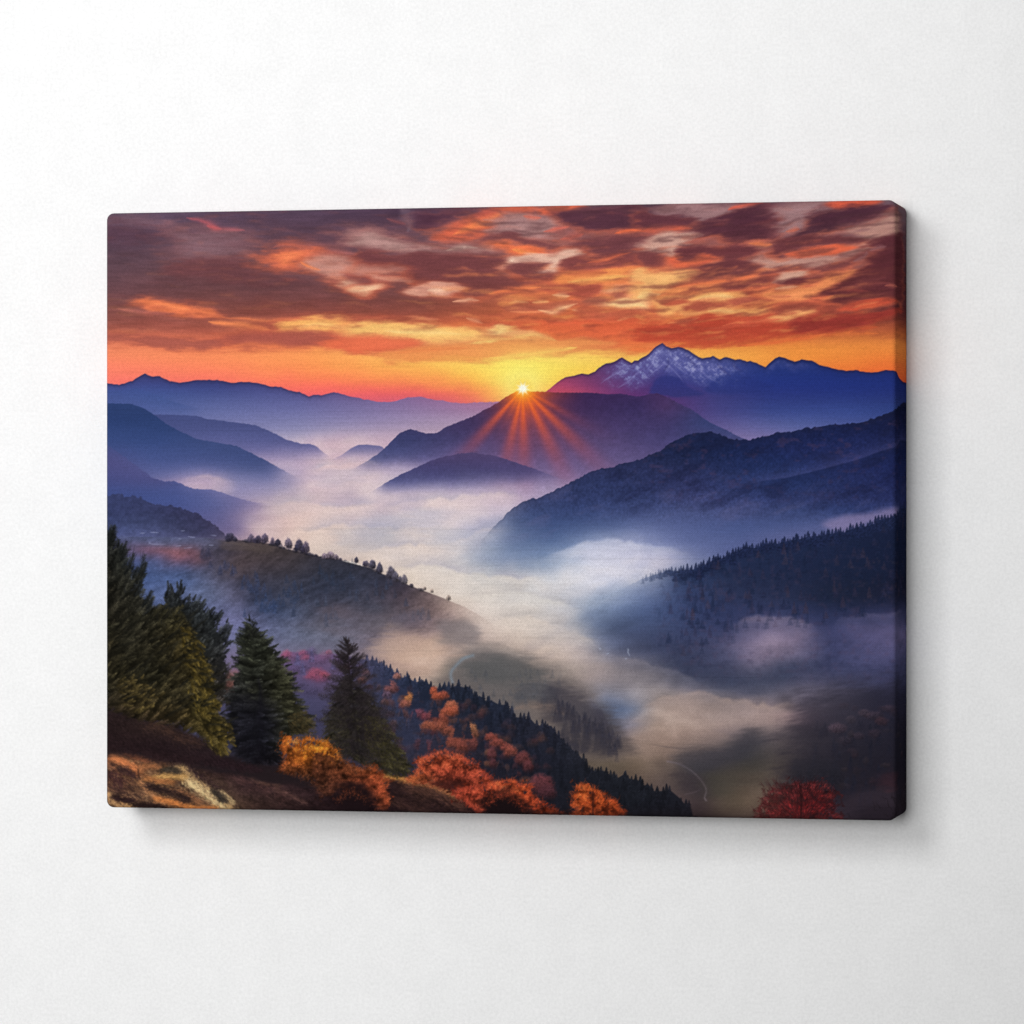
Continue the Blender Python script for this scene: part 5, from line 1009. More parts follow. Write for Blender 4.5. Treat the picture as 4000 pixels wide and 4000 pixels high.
# first (tallest) tree on the left edge
conifer_mass(G(-60,290,70,310,100,330,110,372,150,420,190,420,190,470,180,520,235,500,225,560,230,610,270,600,315,530,325,580,305,640,290,710,330,760,360,750,370,800,365,860,330,890,390,890,350,960,250,1100,100,1300,-60,1300),
    [R(990, 170,34,36,38, 260,38,40,40), R(1050, 170,36,36,34, 230,38,40,38, 280,42,44,42), R(1110, 170,40,38,32, 240,46,46,40, 290,46,46,42), R(1170, 170,44,40,32, 240,48,46,38, 290,44,44,40), R(1230, 170,48,44,32, 260,46,44,34), R(1290, 170,44,42,30, 260,46,42,32)],
    lambda x, y: 58 - .10 * (y - 1020), 460, (20, 40), .6, 8, 1, 8, (.5, 1.3), .62, 8, 6)
spires([(62,262,80,26), (98,300,64,22), (125,268,70,30), (120,340,60,22), (150,372,78,14), (176,392,70,20), (206,382,66,30), (205,440,58,24), (212,500,54,22), (258,466,66,34), (235,540,52,24), (282,560,60,24), (335,475,70,40), (342,530,66,30), (330,610,58,28), (310,690,52,24), (375,722,62,30), (386,770,58,26), (350,760,60,24), (400,835,36,26), (60,340,70,26), (90,430,62,30)], G, (32,34,34), .75)
# mustard larch in front
conifer_mass(J(-60,110,60,90,200,30,330,-20,440,-55,520,-40,560,-25,630,70,680,150,705,270,760,350,790,450,805,550,825,650,870,730,920,795,915,860,890,920,880,985,840,975,790,950,740,870,640,790,520,760,400,745,300,735,200,700,100,650,-60,640),
    [R(1140, 170,44,42,34, 300,50,48,36, 360,54,50,36), R(1180, 170,46,44,34, 260,44,42,34, 320,54,50,34, 360,70,60,34), R(1230, 170,52,46,32, 230,42,40,32, 300,48,44,32, 350,70,60,34, 392,76,66,36), R(1280, 170,48,44,32, 220,50,46,32, 280,42,40,30, 330,54,48,32, 370,74,64,36, 400,84,72,38),
     R(1320, 170,40,38,32, 230,60,52,36, 290,56,50,34, 340,50,46,34, 380,80,70,36, 410,90,76,40), R(1350, 170,46,38,34, 250,64,54,36, 330,66,56,36, 380,80,70,38, 420,86,74,42), R(1390, 170,40,32,32, 300,46,38,34, 380,76,66,38, 430,84,72,42), R(1430, 200,40,32,32, 400,72,62,40, 430,76,66,42)],
    lambda x, y: np.where(x > 345 + .12 * (y - 1180), -38 + 0 * x, 34 - .04 * (y - 1180)), 900, (16, 34), .6, 8, 1, 9, (.5, 1.4), .58, 6, 3)
p = inside(J(60,120,500,-20,640,120,700,400,780,640,700,760,400,720,100,620), 46)
sprays(p[:, 0], p[:, 1], 30 + rng.normal(0, 10, 46), rng.uniform(30, 54, 46), rgb((34,33,28))[None] * rng.uniform(.8, 1.2, (46, 1)), .5, 8, 40, 14, .2)
p = inside(J(560,60,690,150,740,300,800,450,830,620,900,740,915,850,880,970,800,920,720,800,640,600,600,400), 150)
sprays(p[:, 0], p[:, 1], -50 + rng.normal(0, 22, 150), rng.uniform(8, 18, 150), rgb((102,87,44))[None] * rng.uniform(.6, 1.15, (150, 1)), .42, -10, 50, 10, .36)
p = inside(J(500,-20,640,120,720,300,790,500,860,700,900,880,820,900,700,700,600,400), 44)
sprays(p[:, 0], p[:, 1], 14 + rng.normal(0, 16, 44), rng.uniform(16, 34, 44), rgb((40,38,30))[None] * rng.uniform(.8, 1.2, (44, 1)), .42, -14, 40, 12, .24)
p = inside(J(100,480,300,420,420,560,330,700,200,680), 50)
sprays(p[:, 0], p[:, 1], 20 + rng.normal(0, 20, 50), rng.uniform(8, 18, 50), rgb((100,86,52))[None] * rng.uniform(.6, 1.15, (50, 1)), .36, 6, 50, 10, .36)
# dark brush under the trees
def scrub(poly, rows, n, ang_, ln, spread=28, val=(.5, 1.5), w=.5, rag=7):
    poly = smooth_poly(poly, 3); sl = box(poly, 14); f = loft(rows, 6, (8 * mx_, 6 * my_))
    d = sdf(GX[sl], GY[sl], poly) + rag * (fbm(GX[sl] / 12, GY[sl] / 9, 3, 3) + .7 * fbm(GX[sl] / 3.2, GY[sl] / 3.2, 7, 2))
    over(f[sl] * (1 + .2 * fbm(GX[sl] / 9, (GY[sl] - .4 * GX[sl]) / 5, 9, 4, .6))[..., None], 1 - sstep(-7, 5, d), sl)
    field_strokes(poly, n, ang_, ln, f, w, spread, val, -20, 8)
scrub(J(-60,640,60,650,200,700,380,750,480,770,620,810,700,850,760,910,860,975,960,1010,1100,1040,1100,1080,760,1040,560,1030,400,1000,200,940,-60,900),
    [R(1330, 170,42,32,34, 400,54,42,38), R(1370, 170,38,28,30, 300,50,38,36, 380,56,42,38), R(1410, 170,42,30,32, 300,40,29,32, 400,44,34,36), R(1440, 170,56,38,36, 400,42,30,34)], 3000, -32, (4, 11))
ridge_grass(J(330,760,450,780,560,850,700,880), 240, 8, (72,52,44), -32, (5, 12), (.6, 1.4), .5)
field_strokes(J(1300,700,1420,640,1490,760,1500,840,1400,850,1320,830), 600, -30, (3, 8), (80,68,44), .5, 24, (.5, 1.3), 0, 4)
n = 150; x = np.concatenate([rng.normal(245, 16, 60), rng.normal(330, 22, 50), rng.normal(472, 12, 40)]); y = np.concatenate([rng.uniform(1030, 1130, 60), rng.uniform(1105, 1190, 50), rng.uniform(1165, 1215, 40)])
kk = pick(art, x, y).mean(1) < .30
twigs(x[kk], y[kk], rng.normal(70, 24, kk.sum()), rng.uniform(9, 20, kk.sum()), (34, 34, 36), .55)
# bare larch --------------------------------------------------------------------
lf = [R(1200, 560,52,48,52, 660,52,48,52, 760,58,54,58), R(1260, 560,54,52,52, 660,48,45,45, 760,56,53,55), R(1320, 560,56,55,52, 640,52,49,44, 700,56,52,42, 780,60,57,54), R(1370, 560,56,54,46, 660,54,50,38, 700,58,54,36, 780,58,55,44), R(1420, 560,60,54,42, 660,50,46,36, 720,56,53,34, 800,54,51,40), R(1470, 600,58,50,40, 700,52,46,34, 780,56,50,38)]
conifer_mass(K(95,330,180,420,290,520,330,600,380,660,400,720,440,790,490,870,530,940,520,1000,470,1025,400,1015,330,990,250,950,100,900,-80,880,-130,850,-60,760,-40,680,-60,600,0,500,40,420),
    lf, lambda x, y: np.where(x > 664, -28 - .05 * (y - 1350), 208 + .05 * (y - 1350)), 330, (12, 26), .8, 14, .72, 7, (.6, 1.35), .5, 8, 5)
tr = lambda yy: 627.9 + .275 * (95 + 85 * (yy - 95) / 775)
yy = 95 + 760 * (np.arange(150) + rng.random(150)) / 150
sd = rng.choice([-1, 1], 150); wd = (26 + 300 * ((yy - 95) / 760) ** .72) * rng.uniform(.35, 1.12, 150) * .275
an0 = 38 - 62 * ((yy - 95) / 760) + rng.normal(0, 12, 150)
an = np.where(sd > 0, an0, 180 - an0)
sprays(tr(yy), 1183.4 + .275 * yy, an, wd, rgb((40,35,37))[None] * rng.uniform(.8, 1.25, (150, 1)), .5, (22 * sd * rng.uniform(.2, 1.4, 150)), 48, 0, .26, .9)
# fine bare twigs about the top
n = 240; yy = rng.uniform(90, 560, n); sd = rng.choice([-1, 1], n); off = rng.uniform(.1, 1, n) * (20 + 240 * ((yy - 90) / 560) ** .75) * .275
twigs(tr(yy) + sd * off, 1183.4 + .275 * yy, np.where(sd > 0, rng.normal(50, 30, n), rng.normal(130, 30, n)), rng.uniform(4, 12, n), (44,38,42), .6)
stroke(K(95,90,108,230,120,340,140,520,160,700,180,870), 1.9, (36,31,33), .9, 0, False)
field_strokes(K(200,600,360,620,440,760,520,900,530,990,420,1005,280,900,220,780), 1100, -40, (2, 7), (78,72,40), .4, 34, (.45, 1.2), 0, 6)
field_strokes(K(-60,600,80,560,110,700,140,880,-20,860,-60,740), 600, 210, (2, 7), (70,66,48), .36, 34, (.45, 1.2), 0, 4)

# bushes -------------------------------------------------------------------------
def bush(poly, cx, cy, rows, n, val=(.45, 1.5), ln=(2, 6), w=.6, edge=700, rag=14, spread=50, a=.96):
    poly = smooth_poly(poly, 3); sl = box(poly, 14); f = loft(rows, 5, (5 * mx_, 4 * my_))
    clump = fbm(GX[sl] / 13, GY[sl] / 9, 4, 4, .6)
    d = sdf(GX[sl], GY[sl], poly) + rag * (fbm(GX[sl] / 10, GY[sl] / 8, 5, 3) + .9 * fbm(GX[sl] / 3, GY[sl] / 3, 9, 2))
    d = d + 9 * fbm(GX[sl] / 22, GY[sl] / 16, 11, 2)
    over(f[sl] * np.clip(.68 + .55 * clump, .3, 1.05)[..., None] * np.array([.96, .94, .88], np.float32), a * (1 - sstep(-9, 5, d)), sl)
    p = inside(poly, int(n * 1.6)); x, y = p[:, 0], p[:, 1]; n = len(x)
    aa = np.degrees(np.arctan2(-(y - cy) * 1.0 + 6, x - cx)) + rng.normal(0, spread, n)
    cl = fbm(x / 13, y / 9, 4, 4, .6) + .6 * fbm(x / 5, y / 4, 8, 2); v = np.clip(rng.uniform(val[0], val[1], n) * (.95 + .85 * cl), .2, 1.6)[:, None]; kp = rng.random(n) < np.clip(.75 + 1.5 * cl, .12, 1); x, y, aa, v = x[kp], y[kp], aa[kp], v[kp]; n = len(x)
    strokes(x, y, aa, rng.uniform(ln[0], ln[1], n), np.clip(pick(f, x, y) * v * np.array([1.02, 1.06, .96]), 0, 1), np.full(n, w * .95), rng.normal(0, 30, n), 10)
    seg = np.roll(poly, -1, 0) - poly; L_ = np.hypot(*seg.T); i = rng.choice(len(poly), edge, p=L_ / L_.sum()); t = rng.random(edge)
    x = poly[i, 0] + seg[i, 0] * t + rng.normal(0, 3, edge); y = poly[i, 1] + seg[i, 1] * t + rng.normal(0, 3, edge)
    aa = np.degrees(np.arctan2(-(y - cy) + 4, x - cx)) + rng.normal(0, 40, edge)
    strokes(x - 3 * np.cos(np.radians(aa)), y + 3 * np.sin(np.radians(aa)), aa, rng.uniform(3, 11, edge), np.clip(pick(f, x, y) * rng.uniform(.5, 1.35, (edge, 1)), 0, 1), np.full(edge, .6), rng.normal(0, 20, edge), 4)
bush(J(1275,850,1310,845,1340,870,1370,850,1400,890,1440,855,1500,865,1560,862,1600,910,1650,950,1660,975,1700,1010,1800,1060,1880,1060,1932,1080,1990,1120,1990,1180,1900,1240,1800,1200,1700,1200,1600,1220,1500,1180,1400,1120,1250,1060,1290,1010,1280,930), 560, 1470,
    [R(1390, 530,196,104,48, 620,214,122,50), R(1415, 530,178,94,50, 570,206,112,46, 610,222,128,52, 650,168,92,46), R(1435, 530,170,86,48, 580,206,112,46, 620,214,120,50, 650,140,78,44), R(1450, 530,120,66,44, 570,132,72,44, 620,118,66,44, 700,116,66,46), R(1475, 540,76,48,40, 620,104,60,44, 680,120,66,48, 720,158,78,50), R(1495, 580,54,36,34, 660,84,50,40, 720,150,72,50)],
    3600, (.4, 1.5), (2, 6), .6, 500)
bush(K(-130,880,0,900,60,930,130,960,190,965,250,955,320,990,310,1040,350,1080,360,1130,390,1180,370,1230,320,1250,270,1200,230,1160,180,1110,100,1090,0,1140,-100,1140), 660, 1500,
    [R(1430, 600,110,62,42, 680,104,64,42, 720,120,70,46), R(1455, 600,104,58,44, 680,126,66,44, 715,170,84,52), R(1480, 620,92,54,44, 690,128,62,46, 725,178,82,56), R(1510, 640,70,42,38, 700,120,60,46, 730,170,82,56), R(1530, 700,90,50,42, 740,140,70,50)],
    2600, (.4, 1.5), (2, 6), .6, 400)
blob(K(30,1170,90,1110,170,1110,230,1170,260,1230,200,1262,60,1262,10,1230), (32,22,25), 14, .85, None, .8, 1, 1)
bush(K(510,1050,560,1015,590,960,580,920,620,900,680,880,730,855,780,850,830,870,880,880,930,920,990,940,1010,980,1050,1010,1085,1050,1050,1080,980,1100,900,1110,800,1110,720,1085,640,1065,570,1055), 850, 1478,
    [R(1418, 780,214,98,70, 900,206,92,68), R(1440, 780,208,92,66, 850,206,88,64, 910,198,86,66), R(1455, 770,196,90,62, 820,160,70,54, 860,170,72,56, 920,186,78,62), R(1470, 770,190,100,62, 830,112,50,42, 870,140,60,50, 920,180,76,60), R(1488, 780,170,86,56, 850,90,42,38, 900,150,66,52)],
    4200, (.42, 1.55), (2, 7), .6, 700)
blob(K(700,1075,780,1060,860,1070,900,1090,820,1105,740,1098), (66,34,32), 4, .6, None, .8)
bush(K(830,1140,880,1110,960,1090,1060,1080,1140,1060,1200,1050,1250,1055,1270,1085,1330,1080,1370,1095,1350,1130,1400,1180,1480,1230,1560,1260,1570,1300,1400,1300,1340,1270,1280,1210,1200,1160,1120,1150,1060,1180,1030,1220,1040,1260,980,1250,920,1200,860,1170), 930, 1530,
    [R(1475, 850,186,78,58, 960,208,90,60, 1010,206,88,56), R(1492, 850,180,74,58, 900,190,76,60, 980,204,84,54, 1020,200,80,50), R(1510, 880,170,70,56, 960,180,74,52, 1030,196,76,50), R(1530, 900,160,66,52, 1000,170,66,46, 1050,186,72,48)],
    4200, (.42, 1.5), (2, 7), .6, 700)
blob(K(1040,1240,1060,1180,1130,1150,1220,1165,1290,1220,1340,1290,1240,1310,1080,1310), (30,20,21), 11, .88, None, .8, 1, 1)
blob(K(1330,1255,1380,1270,1500,1275,1640,1268,1660,1300,1340,1310), (40,28,28), 4, .6, None, .8)
bush(K(1670,1090,1720,1078,1750,1085,1780,1115,1800,1110,1830,1135,1870,1150,1880,1180,1920,1190,1960,1220,1975,1300,1640,1300,1690,1250,1635,1225,1660,1200,1645,1150,1680,1140), 1118, 1530,
    [R(1480, 1080,214,100,58, 1170,206,92,52), R(1505, 1080,206,90,52, 1170,198,84,48), R(1540, 1080,186,76,44, 1170,176,70,42)],
    2600, (.4, 1.5), (2, 6), .6, 400)
stroke(K(1785,1130,1786,1200,1785,1290), 1.2, (56,30,28), .9, 0, False)
for dx, dy, a_ in ((0,1200,40), (0,1180,140), (0,1230,30), (0,1225,150), (0,1160,60)):
    strokes(np.array([627.9 + .275 * 1786]), np.array([1183.4 + .275 * dy]), np.array([float(a_)]), np.array([16.0]), rgb((70,34,30))[None], np.array([1.0]), 0, 1)
for (a_, b_, n) in ((K(30,1190,130,1130,230,1200), (150,78,52), 260), (K(1050,1225,1130,1165,1230,1175,1320,1260), (176,74,50), 420)):
    l = smooth_line(a_, 12); i = rng.integers(0, len(l), n); x = l[i, 0] + rng.normal(0, 5, n); y = l[i, 1] + rng.normal(0, 4, n)
    strokes(x, y, rng.normal(80, 60, n), rng.uniform(2, 6, n), np.clip(rgb(b_)[None] * rng.uniform(.3, 1.2, (n, 1)), 0, 1), np.full(n, .5), 0, 3)
# crimson bush, lower right
bush(L(1180,1150,1220,1080,1260,1030,1330,1000,1400,985,1480,990,1550,980,1620,990,1670,1020,1690,1060,1680,1120,1690,1180,1720,1250,1160,1260), 1500, 1560,
    [R(1475, 1440,108,54,58, 1520,118,48,52, 1570,112,50,54), R(1500, 1430,98,46,52, 1500,120,40,45, 1550,138,42,45, 1580,104,44,48), R(1520, 1430,104,42,48, 1500,128,36,41, 1550,128,36,41, 1580,92,40,46), R(1545, 1430,86,34,38, 1500,110,32,36, 1580,96,36,40)],
    2600, (.35, 1.5), (3, 9), .5, 260, 20, 40, .55)
n = 300; bx = 1110.9 + .275 * rng.normal(1450, 85, n); by = rng.uniform(1478, 1552, n)
tx = np.degrees(np.arctan2(1560 - by, bx - (1110.9 + .275 * 1460)))
strokes(bx, by, np.clip(tx, 15, 165) + rng.normal(0, 24, n), rng.uniform(6, 20, n), np.repeat(rgb((52,26,30))[None], n, 0) * rng.uniform(.7, 1.3, (n, 1)), np.full(n, .7), 0, 4)
n = 90; bx = 1110.9 + .275 * rng.uniform(1200, 1400, n); by = rng.uniform(1480, 1535, n)
strokes(bx, by, rng.normal(132, 16, n), rng.uniform(10, 22, n), np.repeat(rgb((66,36,38))[None], n, 0), np.full(n, .75), 0, 3)
stroke(L(1455,1000,1458,1100,1455,1250), 1.6, (48,26,28), .85, 0, False)
# dark twigs at the lower right corner
n = 110; bx = rng.normal(1730, 36, n); by = rng.uniform(1505, 1570, n)
strokes(bx, by, rng.normal(112, 22, n), rng.uniform(6, 20, n), np.repeat(rgb((24,18,20))[None], n, 0), np.full(n, .7), 0, 3)
# closing darkness along the very bottom and shade of the scrub
over(rgb((28, 20, 23)), sstep(1518, 1552, GY + 0.004 * GX) * 0.35 * sstep(500, 600, GX) * sstep(1500, 1300, GX))
# slight print sharpening and fine ink grain
blue_ = np.clip((art[..., 2] - art[..., 0]) * 3, 0, 1) * sstep(720, 760, GY)
art = art + (art.mean(-1, keepdims=True) - art) * (.12 * blue_)[..., None]
soft_ = blur(art, 1.0); near_ = (sstep(1320, 1440, GY + .38 * (900 - GX)) * .3)[..., None]
art = art * (1 - near_) + soft_ * near_
lo_ = blur(art, 1.6)
art = art + 0.35 * (art - lo_)
art *= (1 + 0.02 * vnoise(GX / 1.3, GY / 1.3, 3))[..., None]
art = np.clip(art, 0.02, 1.0)

# ---------------------------------------------------------------------------
# THE CANVAS: a stretched, gallery-wrapped print hanging on the wall
# ---------------------------------------------------------------------------
W, H, DEP = 0.4064, 0.3048, 0.0430          # 16 x 12 inches, deep stretcher bars
RC, RF = 0.0024, 0.0020                     # corner radius of the outline, fold radius
GAP = 0.0006                                # cloth back edge to the wall
NU, NV = 1200, 900
# how the sheet layout (traced a little keystoned) lies on the cloth: front corners -> sheet units
src = np.array([(-W / 2, H / 2), (W / 2, H / 2), (W / 2, -H / 2), (-W / 2, -H / 2)])
dst = np.array([(200.0, 402.6), (1690.0, 377.5), (1690.0, 1548.8), (200.0, 1523.2)])
Am = []; bm_ = []
for (x, z), (u, v) in zip(src, dst):
    Am += [[x, z, 1, 0, 0, 0, -u * x, -u * z], [0, 0, 0, x, z, 1, -v * x, -v * z]]; bm_ += [u, v]
hm_ = np.append(np.linalg.solve(np.array(Am), np.array(bm_)), 1.0).reshape(3, 3)
def sheet_uv(x, z):
    q = np.stack([x, z, np.ones_like(x)], -1) @ hm_.T
    return q[..., 0] / q[..., 2], q[..., 1] / q[..., 2]
def ink(x, z):
    """colour of the printed sheet at cloth position x, z (linear, as ink on white cloth)"""
    u, v = sheet_uv(x, z)
    u = np.clip(u - X0 - .5, 0, NX - 1.001); v = np.clip(v - Y0 - .5, 0, NY - 1.001)
    ui = u.astype(int); vi = v.astype(int); fu = (u - ui)[..., None]; fv = (v - vi)[..., None]
    c = (art[vi, ui] * (1 - fu) + art[vi, ui + 1] * fu) * (1 - fv) + (art[vi + 1, ui] * (1 - fu) + art[vi + 1, ui + 1] * fu) * fv
    c = np.where(c <= 0.04045, c / 12.92, ((c + 0.055) / 1.055) ** 2.4)
    return np.clip((c / PRINT_GAIN) ** 1.05, 0.002, 0.93)
PRINT_GAIN = 1.12

def grid_mesh(name, co, quads, cols, mat, parent):
    me = bpy.data.meshes.new(name)
    me.vertices.add(len(co)); me.vertices.foreach_set('co', co.astype(np.float32).ravel())
    n = len(quads)
    me.loops.add(n * 4); me.loops.foreach_set('vertex_index', quads.astype(np.int32).ravel())
    me.polygons.add(n); me.polygons.foreach_set('loop_start', np.arange(n, dtype=np.int32) * 4)
    me.polygons.foreach_set('loop_total', np.full(n, 4, np.int32))
    me.polygons.foreach_set('use_smooth', np.ones(n, bool))
    me.update(calc_edges=True)
    at = me.color_attributes.new('ink', 'FLOAT_COLOR', 'POINT')
    at.data.foreach_set('color', np.concatenate([cols, np.ones((len(cols), 1))], 1).astype(np.float32).ravel())
    me.materials.append(mat)
    o = bpy.data.objects.new(name, me); COLL.objects.link(o)
    if parent: o.parent = parent
    return o

# printed cotton cloth: ink colour, woven relief, thread slubs
mc, nt, b = new_mat('printed_cotton_canvas'); L_ = nt.links
at = node(nt, 'ShaderNodeAttribute', attribute_name='ink')
tc = node(nt, 'ShaderNodeTexCoord')
sep = node(nt, 'ShaderNodeSeparateXYZ'); L_.new(tc.outputs['Object'], sep.inputs[0])
def wave(src_, period):
    m = node(nt, 'ShaderNodeMath', operation='MULTIPLY'); m.inputs[1].default_value = 2 * math.pi / period; L_.new(src_, m.inputs[0])
    s = node(nt, 'ShaderNodeMath', operation='SINE'); L_.new(m.outputs[0], s.inputs[0])
    return s.outputs[0]
jit = node(nt, 'ShaderNodeTexNoise', Scale=90.0, Detail=2.0); L_.new(tc.outputs['Object'], jit.inputs['Vector'])
jm = node(nt, 'ShaderNodeMath', operation='MULTIPLY_ADD'); jm.inputs[1].default_value = 0.0009; L_.new(jit.outputs[0], jm.inputs[0]); L_.new(sep.outputs[0], jm.inputs[2])
jz = node(nt, 'ShaderNodeMath', operation='MULTIPLY_ADD'); jz.inputs[1].default_value = 0.0009; L_.new(jit.outputs[0], jz.inputs[0]); L_.new(sep.outputs[2], jz.inputs[2])
wx_ = wave(jm.outputs[0], 0.00115); wz_ = wave(jz.outputs[0], 0.00115)
weave = node(nt, 'ShaderNodeMath', operation='MULTIPLY'); L_.new(wx_, weave.inputs[0]); L_.new(wz_, weave.inputs[1])
# slubs: long thin horizontal threads, broken into dots
mp = node(nt, 'ShaderNodeMapping'); mp.inputs['Scale'].default_value = (60, 60, 1500); L_.new(tc.outputs['Object'], mp.inputs['Vector'])
sl1 = node(nt, 'ShaderNodeTexNoise', Scale=1.0, Detail=1.0); L_.new(mp.outputs[0], sl1.inputs['Vector'])
mp2 = node(nt, 'ShaderNodeMapping'); mp2.inputs['Scale'].default_value = (6, 6, 900); L_.new(tc.outputs['Object'], mp2.inputs['Vector'])
sl2 = node(nt, 'ShaderNodeTexNoise', Scale=1.0, Detail=1.0); L_.new(mp2.outputs[0], sl2.inputs['Vector'])
gr = node(nt, 'ShaderNodeTexNoise', Scale=1400.0, Detail=2.0, Roughness=0.8); L_.new(tc.outputs['Object'], gr.inputs['Vector'])
def rng_(src_, a, b_, c, d):
    m = node(nt, 'ShaderNodeMapRange'); m.inputs[1].default_value = a; m.inputs[2].default_value = b_; m.inputs[3].default_value = c; m.inputs[4].default_value = d
    L_.new(src_, m.inputs[0]); return m.outputs[0]
def mul(a, c):
    m = node(nt, 'ShaderNodeMath', operation='MULTIPLY'); L_.new(a, m.inputs[0]); L_.new(c, m.inputs[1]); return m.outputs[0]
s_a = rng_(sl2.outputs[0], 0.62, 0.74, 1.0, 0.93)
s_b = rng_(sl1.outputs[0], 0.30, 0.70, 0.965, 1.035)
s_c = rng_(gr.outputs[0], 0.30, 0.70, 0.86, 1.14)
s_d = rng_(weave.outputs[0], -1.0, 1.0, 0.94, 1.06)
tot = mul(mul(s_a, s_b), mul(s_c, s_d))
vm = node(nt, 'ShaderNodeVectorMath', operation='SCALE'); L_.new(at.outputs['Color'], vm.inputs[0]); L_.new(tot, vm.inputs['Scale'])
L_.new(vm.outputs[0], b.inputs['Base Color'])
b.inputs['Roughness'].default_value = 0.6; b.inputs['Specular IOR Level'].default_value = 0.0
bp = node(nt, 'ShaderNodeBump'); bp.inputs['Strength'].default_value = 0.5; bp.inputs['Distance'].default_value = 0.00025
hgt = node(nt, 'ShaderNodeMath', operation='ADD'); L_.new(weave.outputs[0], hgt.inputs[0]); L_.new(gr.outputs[0], hgt.inputs[1])
L_.new(hgt.outputs[0], bp.inputs['Height']); L_.new(bp.outputs[0], b.inputs['Normal'])

canvas = bpy.data.objects.new('canvas_print', None); COLL.objects.link(canvas)
canvas.empty_display_size = 0.05; canvas.location = (0, 0, 0)
canvas['label'] = 'wide canvas print of a misty mountain valley at sunset, hanging on the white wall'
canvas['category'] = 'canvas print'

# printed face: the flat front and the soft fold round its rim
hw, hh = W / 2 - RF, H / 2 - RF             # flat part ends where the fold begins
u = np.linspace(-1, 1, NU + 1); v = np.linspace(1, -1, NV + 1)
gx, gz = np.meshgrid(u * hw, v * hh)
ri = RC - RF * 0.35                          # inner corner radius of the flat part
cx_ = np.sign(gx) * (hw - ri); cz_ = np.sign(gz) * (hh - ri)
dx = gx - cx_; dz = gz - cz_
cor = (np.abs(gx) > hw - ri) & (np.abs(gz) > hh - ri)
mxd = np.maximum(np.abs(dx), np.abs(dz)); ln_ = np.hypot(dx, dz) + 1e-12
gx = np.where(cor, cx_ + dx / ln_ * mxd, gx); gz = np.where(cor, cz_ + dz / ln_ * mxd, gz)
front = np.stack([gx, np.full_like(gx, -DEP), gz], -1).reshape(-1, 3)
idx = np.arange((NU + 1) * (NV + 1)).reshape(NV + 1, NU + 1)
quads = np.stack([idx[1:, :-1], idx[1:, 1:], idx[:-1, 1:], idx[:-1, :-1]], -1).reshape(-1, 4)
loop = np.concatenate([idx[0, :-1], idx[:-1, -1], idx[-1, :0:-1], idx[:0:-1, 0]])   # clockwise seen from the front
lp = front[loop]
# outward direction of each rim vertex
ccx = np.clip(lp[:, 0], -(hw - ri), hw - ri); ccz = np.clip(lp[:, 2], -(hh - ri), hh - ri)
nx = lp[:, 0] - ccx; nz = lp[:, 2] - ccz; nl = np.hypot(nx, nz); nx /= nl; nz /= nl
rings = []; NFOLD = 6
for k in range(1, NFOLD + 1):
    a = k / NFOLD * math.pi / 2
    rings.append(np.stack([lp[:, 0] + nx * RF * math.sin(a), np.full(len(lp), -DEP + RF * (1 - math.cos(a))), lp[:, 2] + nz * RF * math.sin(a)], 1))
M = len(lp)
def ring_quads(i0, i1):
    j = np.arange(M); k = (j + 1) % M
    return np.stack([i0[j], i0[k], i1[k], i1[j]], 1)
co = np.concatenate([front] + rings); prev_ = loop; base = len(front); q = [quads]
for k in range(NFOLD):
    cur = base + k * M + np.arange(M); q.append(ring_quads(prev_, cur)); prev_ = cur
fx = co[:, 0].copy(); fz = co[:, 2].copy()
grid_mesh('printed_face', co, np.concatenate(q), ink(fx, fz), mc, canvas)

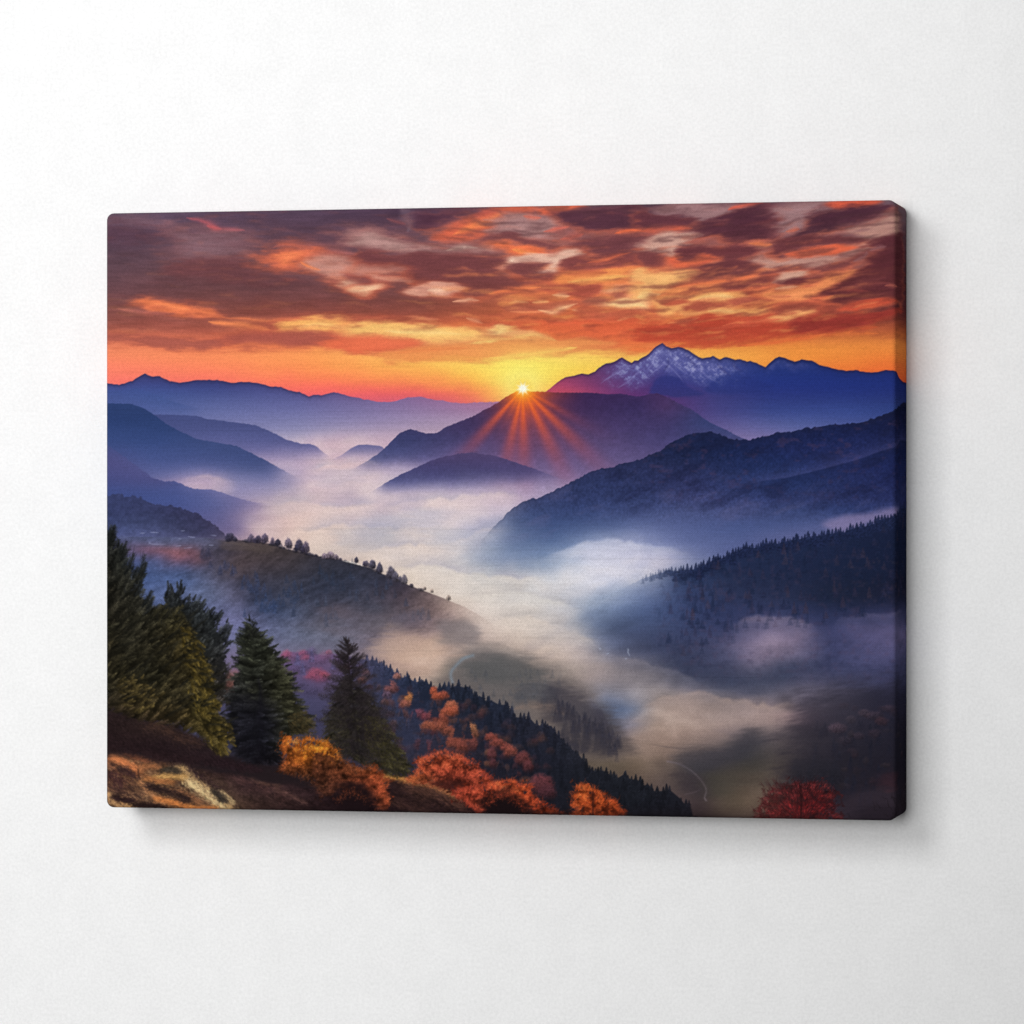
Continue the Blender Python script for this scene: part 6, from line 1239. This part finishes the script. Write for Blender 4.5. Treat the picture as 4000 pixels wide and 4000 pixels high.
# wrapped edge: the same cloth carried back round the stretcher, the picture running on over it
ND = 34; dep = np.linspace(-DEP + RF, -GAP, ND + 1); RUN = 0.40
er = []; ec = []
for k, y in enumerate(dep):
    er.append(np.stack([lp[:, 0] + nx * RF, np.full(M, y), lp[:, 2] + nz * RF], 1))
    run = (y + DEP - RF) * RUN
    ec.append(ink(lp[:, 0] + nx * (RF + np.where(nx > 0.5, run, -run)), lp[:, 2] + nz * RF - nz * run))
# turned under at the back
for s in (0.004, 0.012):
    er.append(np.stack([lp[:, 0] + nx * (RF - s), np.full(M, -GAP), lp[:, 2] + nz * (RF - s)], 1)); ec.append(np.full((M, 3), 0.7))
q = []
for k in range(len(er) - 1): q.append(ring_quads(k * M + np.arange(M), (k + 1) * M + np.arange(M)))
grid_mesh('wrapped_edge', np.concatenate(er), np.concatenate(q), np.concatenate(ec), mc, canvas)

# wooden stretcher bars inside, carrying the cloth
ms, nt, b = new_mat('pine_wood')
tcw = node(nt, 'ShaderNodeTexCoord'); nw = node(nt, 'ShaderNodeTexNoise', Scale=30.0, Detail=5.0)
mpw = node(nt, 'ShaderNodeMapping'); mpw.inputs['Scale'].default_value = (1, 6, 6)
nt.links.new(tcw.outputs['Object'], mpw.inputs['Vector']); nt.links.new(mpw.outputs[0], nw.inputs['Vector'])
rp_ = node(nt, 'ShaderNodeValToRGB'); rp_.color_ramp.elements[0].color = (0.42, 0.27, 0.14, 1); rp_.color_ramp.elements[1].color = (0.62, 0.45, 0.27, 1)
nt.links.new(nw.outputs[0], rp_.inputs[0]); nt.links.new(rp_.outputs[0], b.inputs['Base Color']); b.inputs['Roughness'].default_value = 0.7
o_, i_ = 0.0030, 0.034
X1, Z1, X2, Z2 = W / 2 - o_, H / 2 - o_, W / 2 - i_, H / 2 - i_
ya, yb = -DEP + 0.0012, -GAP - 0.0006
vs = []
for y in (ya, yb):
    vs += [(-X1, y, -Z1), (X1, y, -Z1), (X1, y, Z1), (-X1, y, Z1), (-X2, y, -Z2), (X2, y, -Z2), (X2, y, Z2), (-X2, y, Z2)]
fs = []
for i in range(4):
    j = (i + 1) % 4
    fs += [(i, j, 4 + j, 4 + i), (8 + j, 8 + i, 12 + i, 12 + j), (j, i, 8 + i, 8 + j), (4 + i, 4 + j, 12 + j, 12 + i)]
mesh_obj('stretcher_frame', vs, fs, ms, canvas)
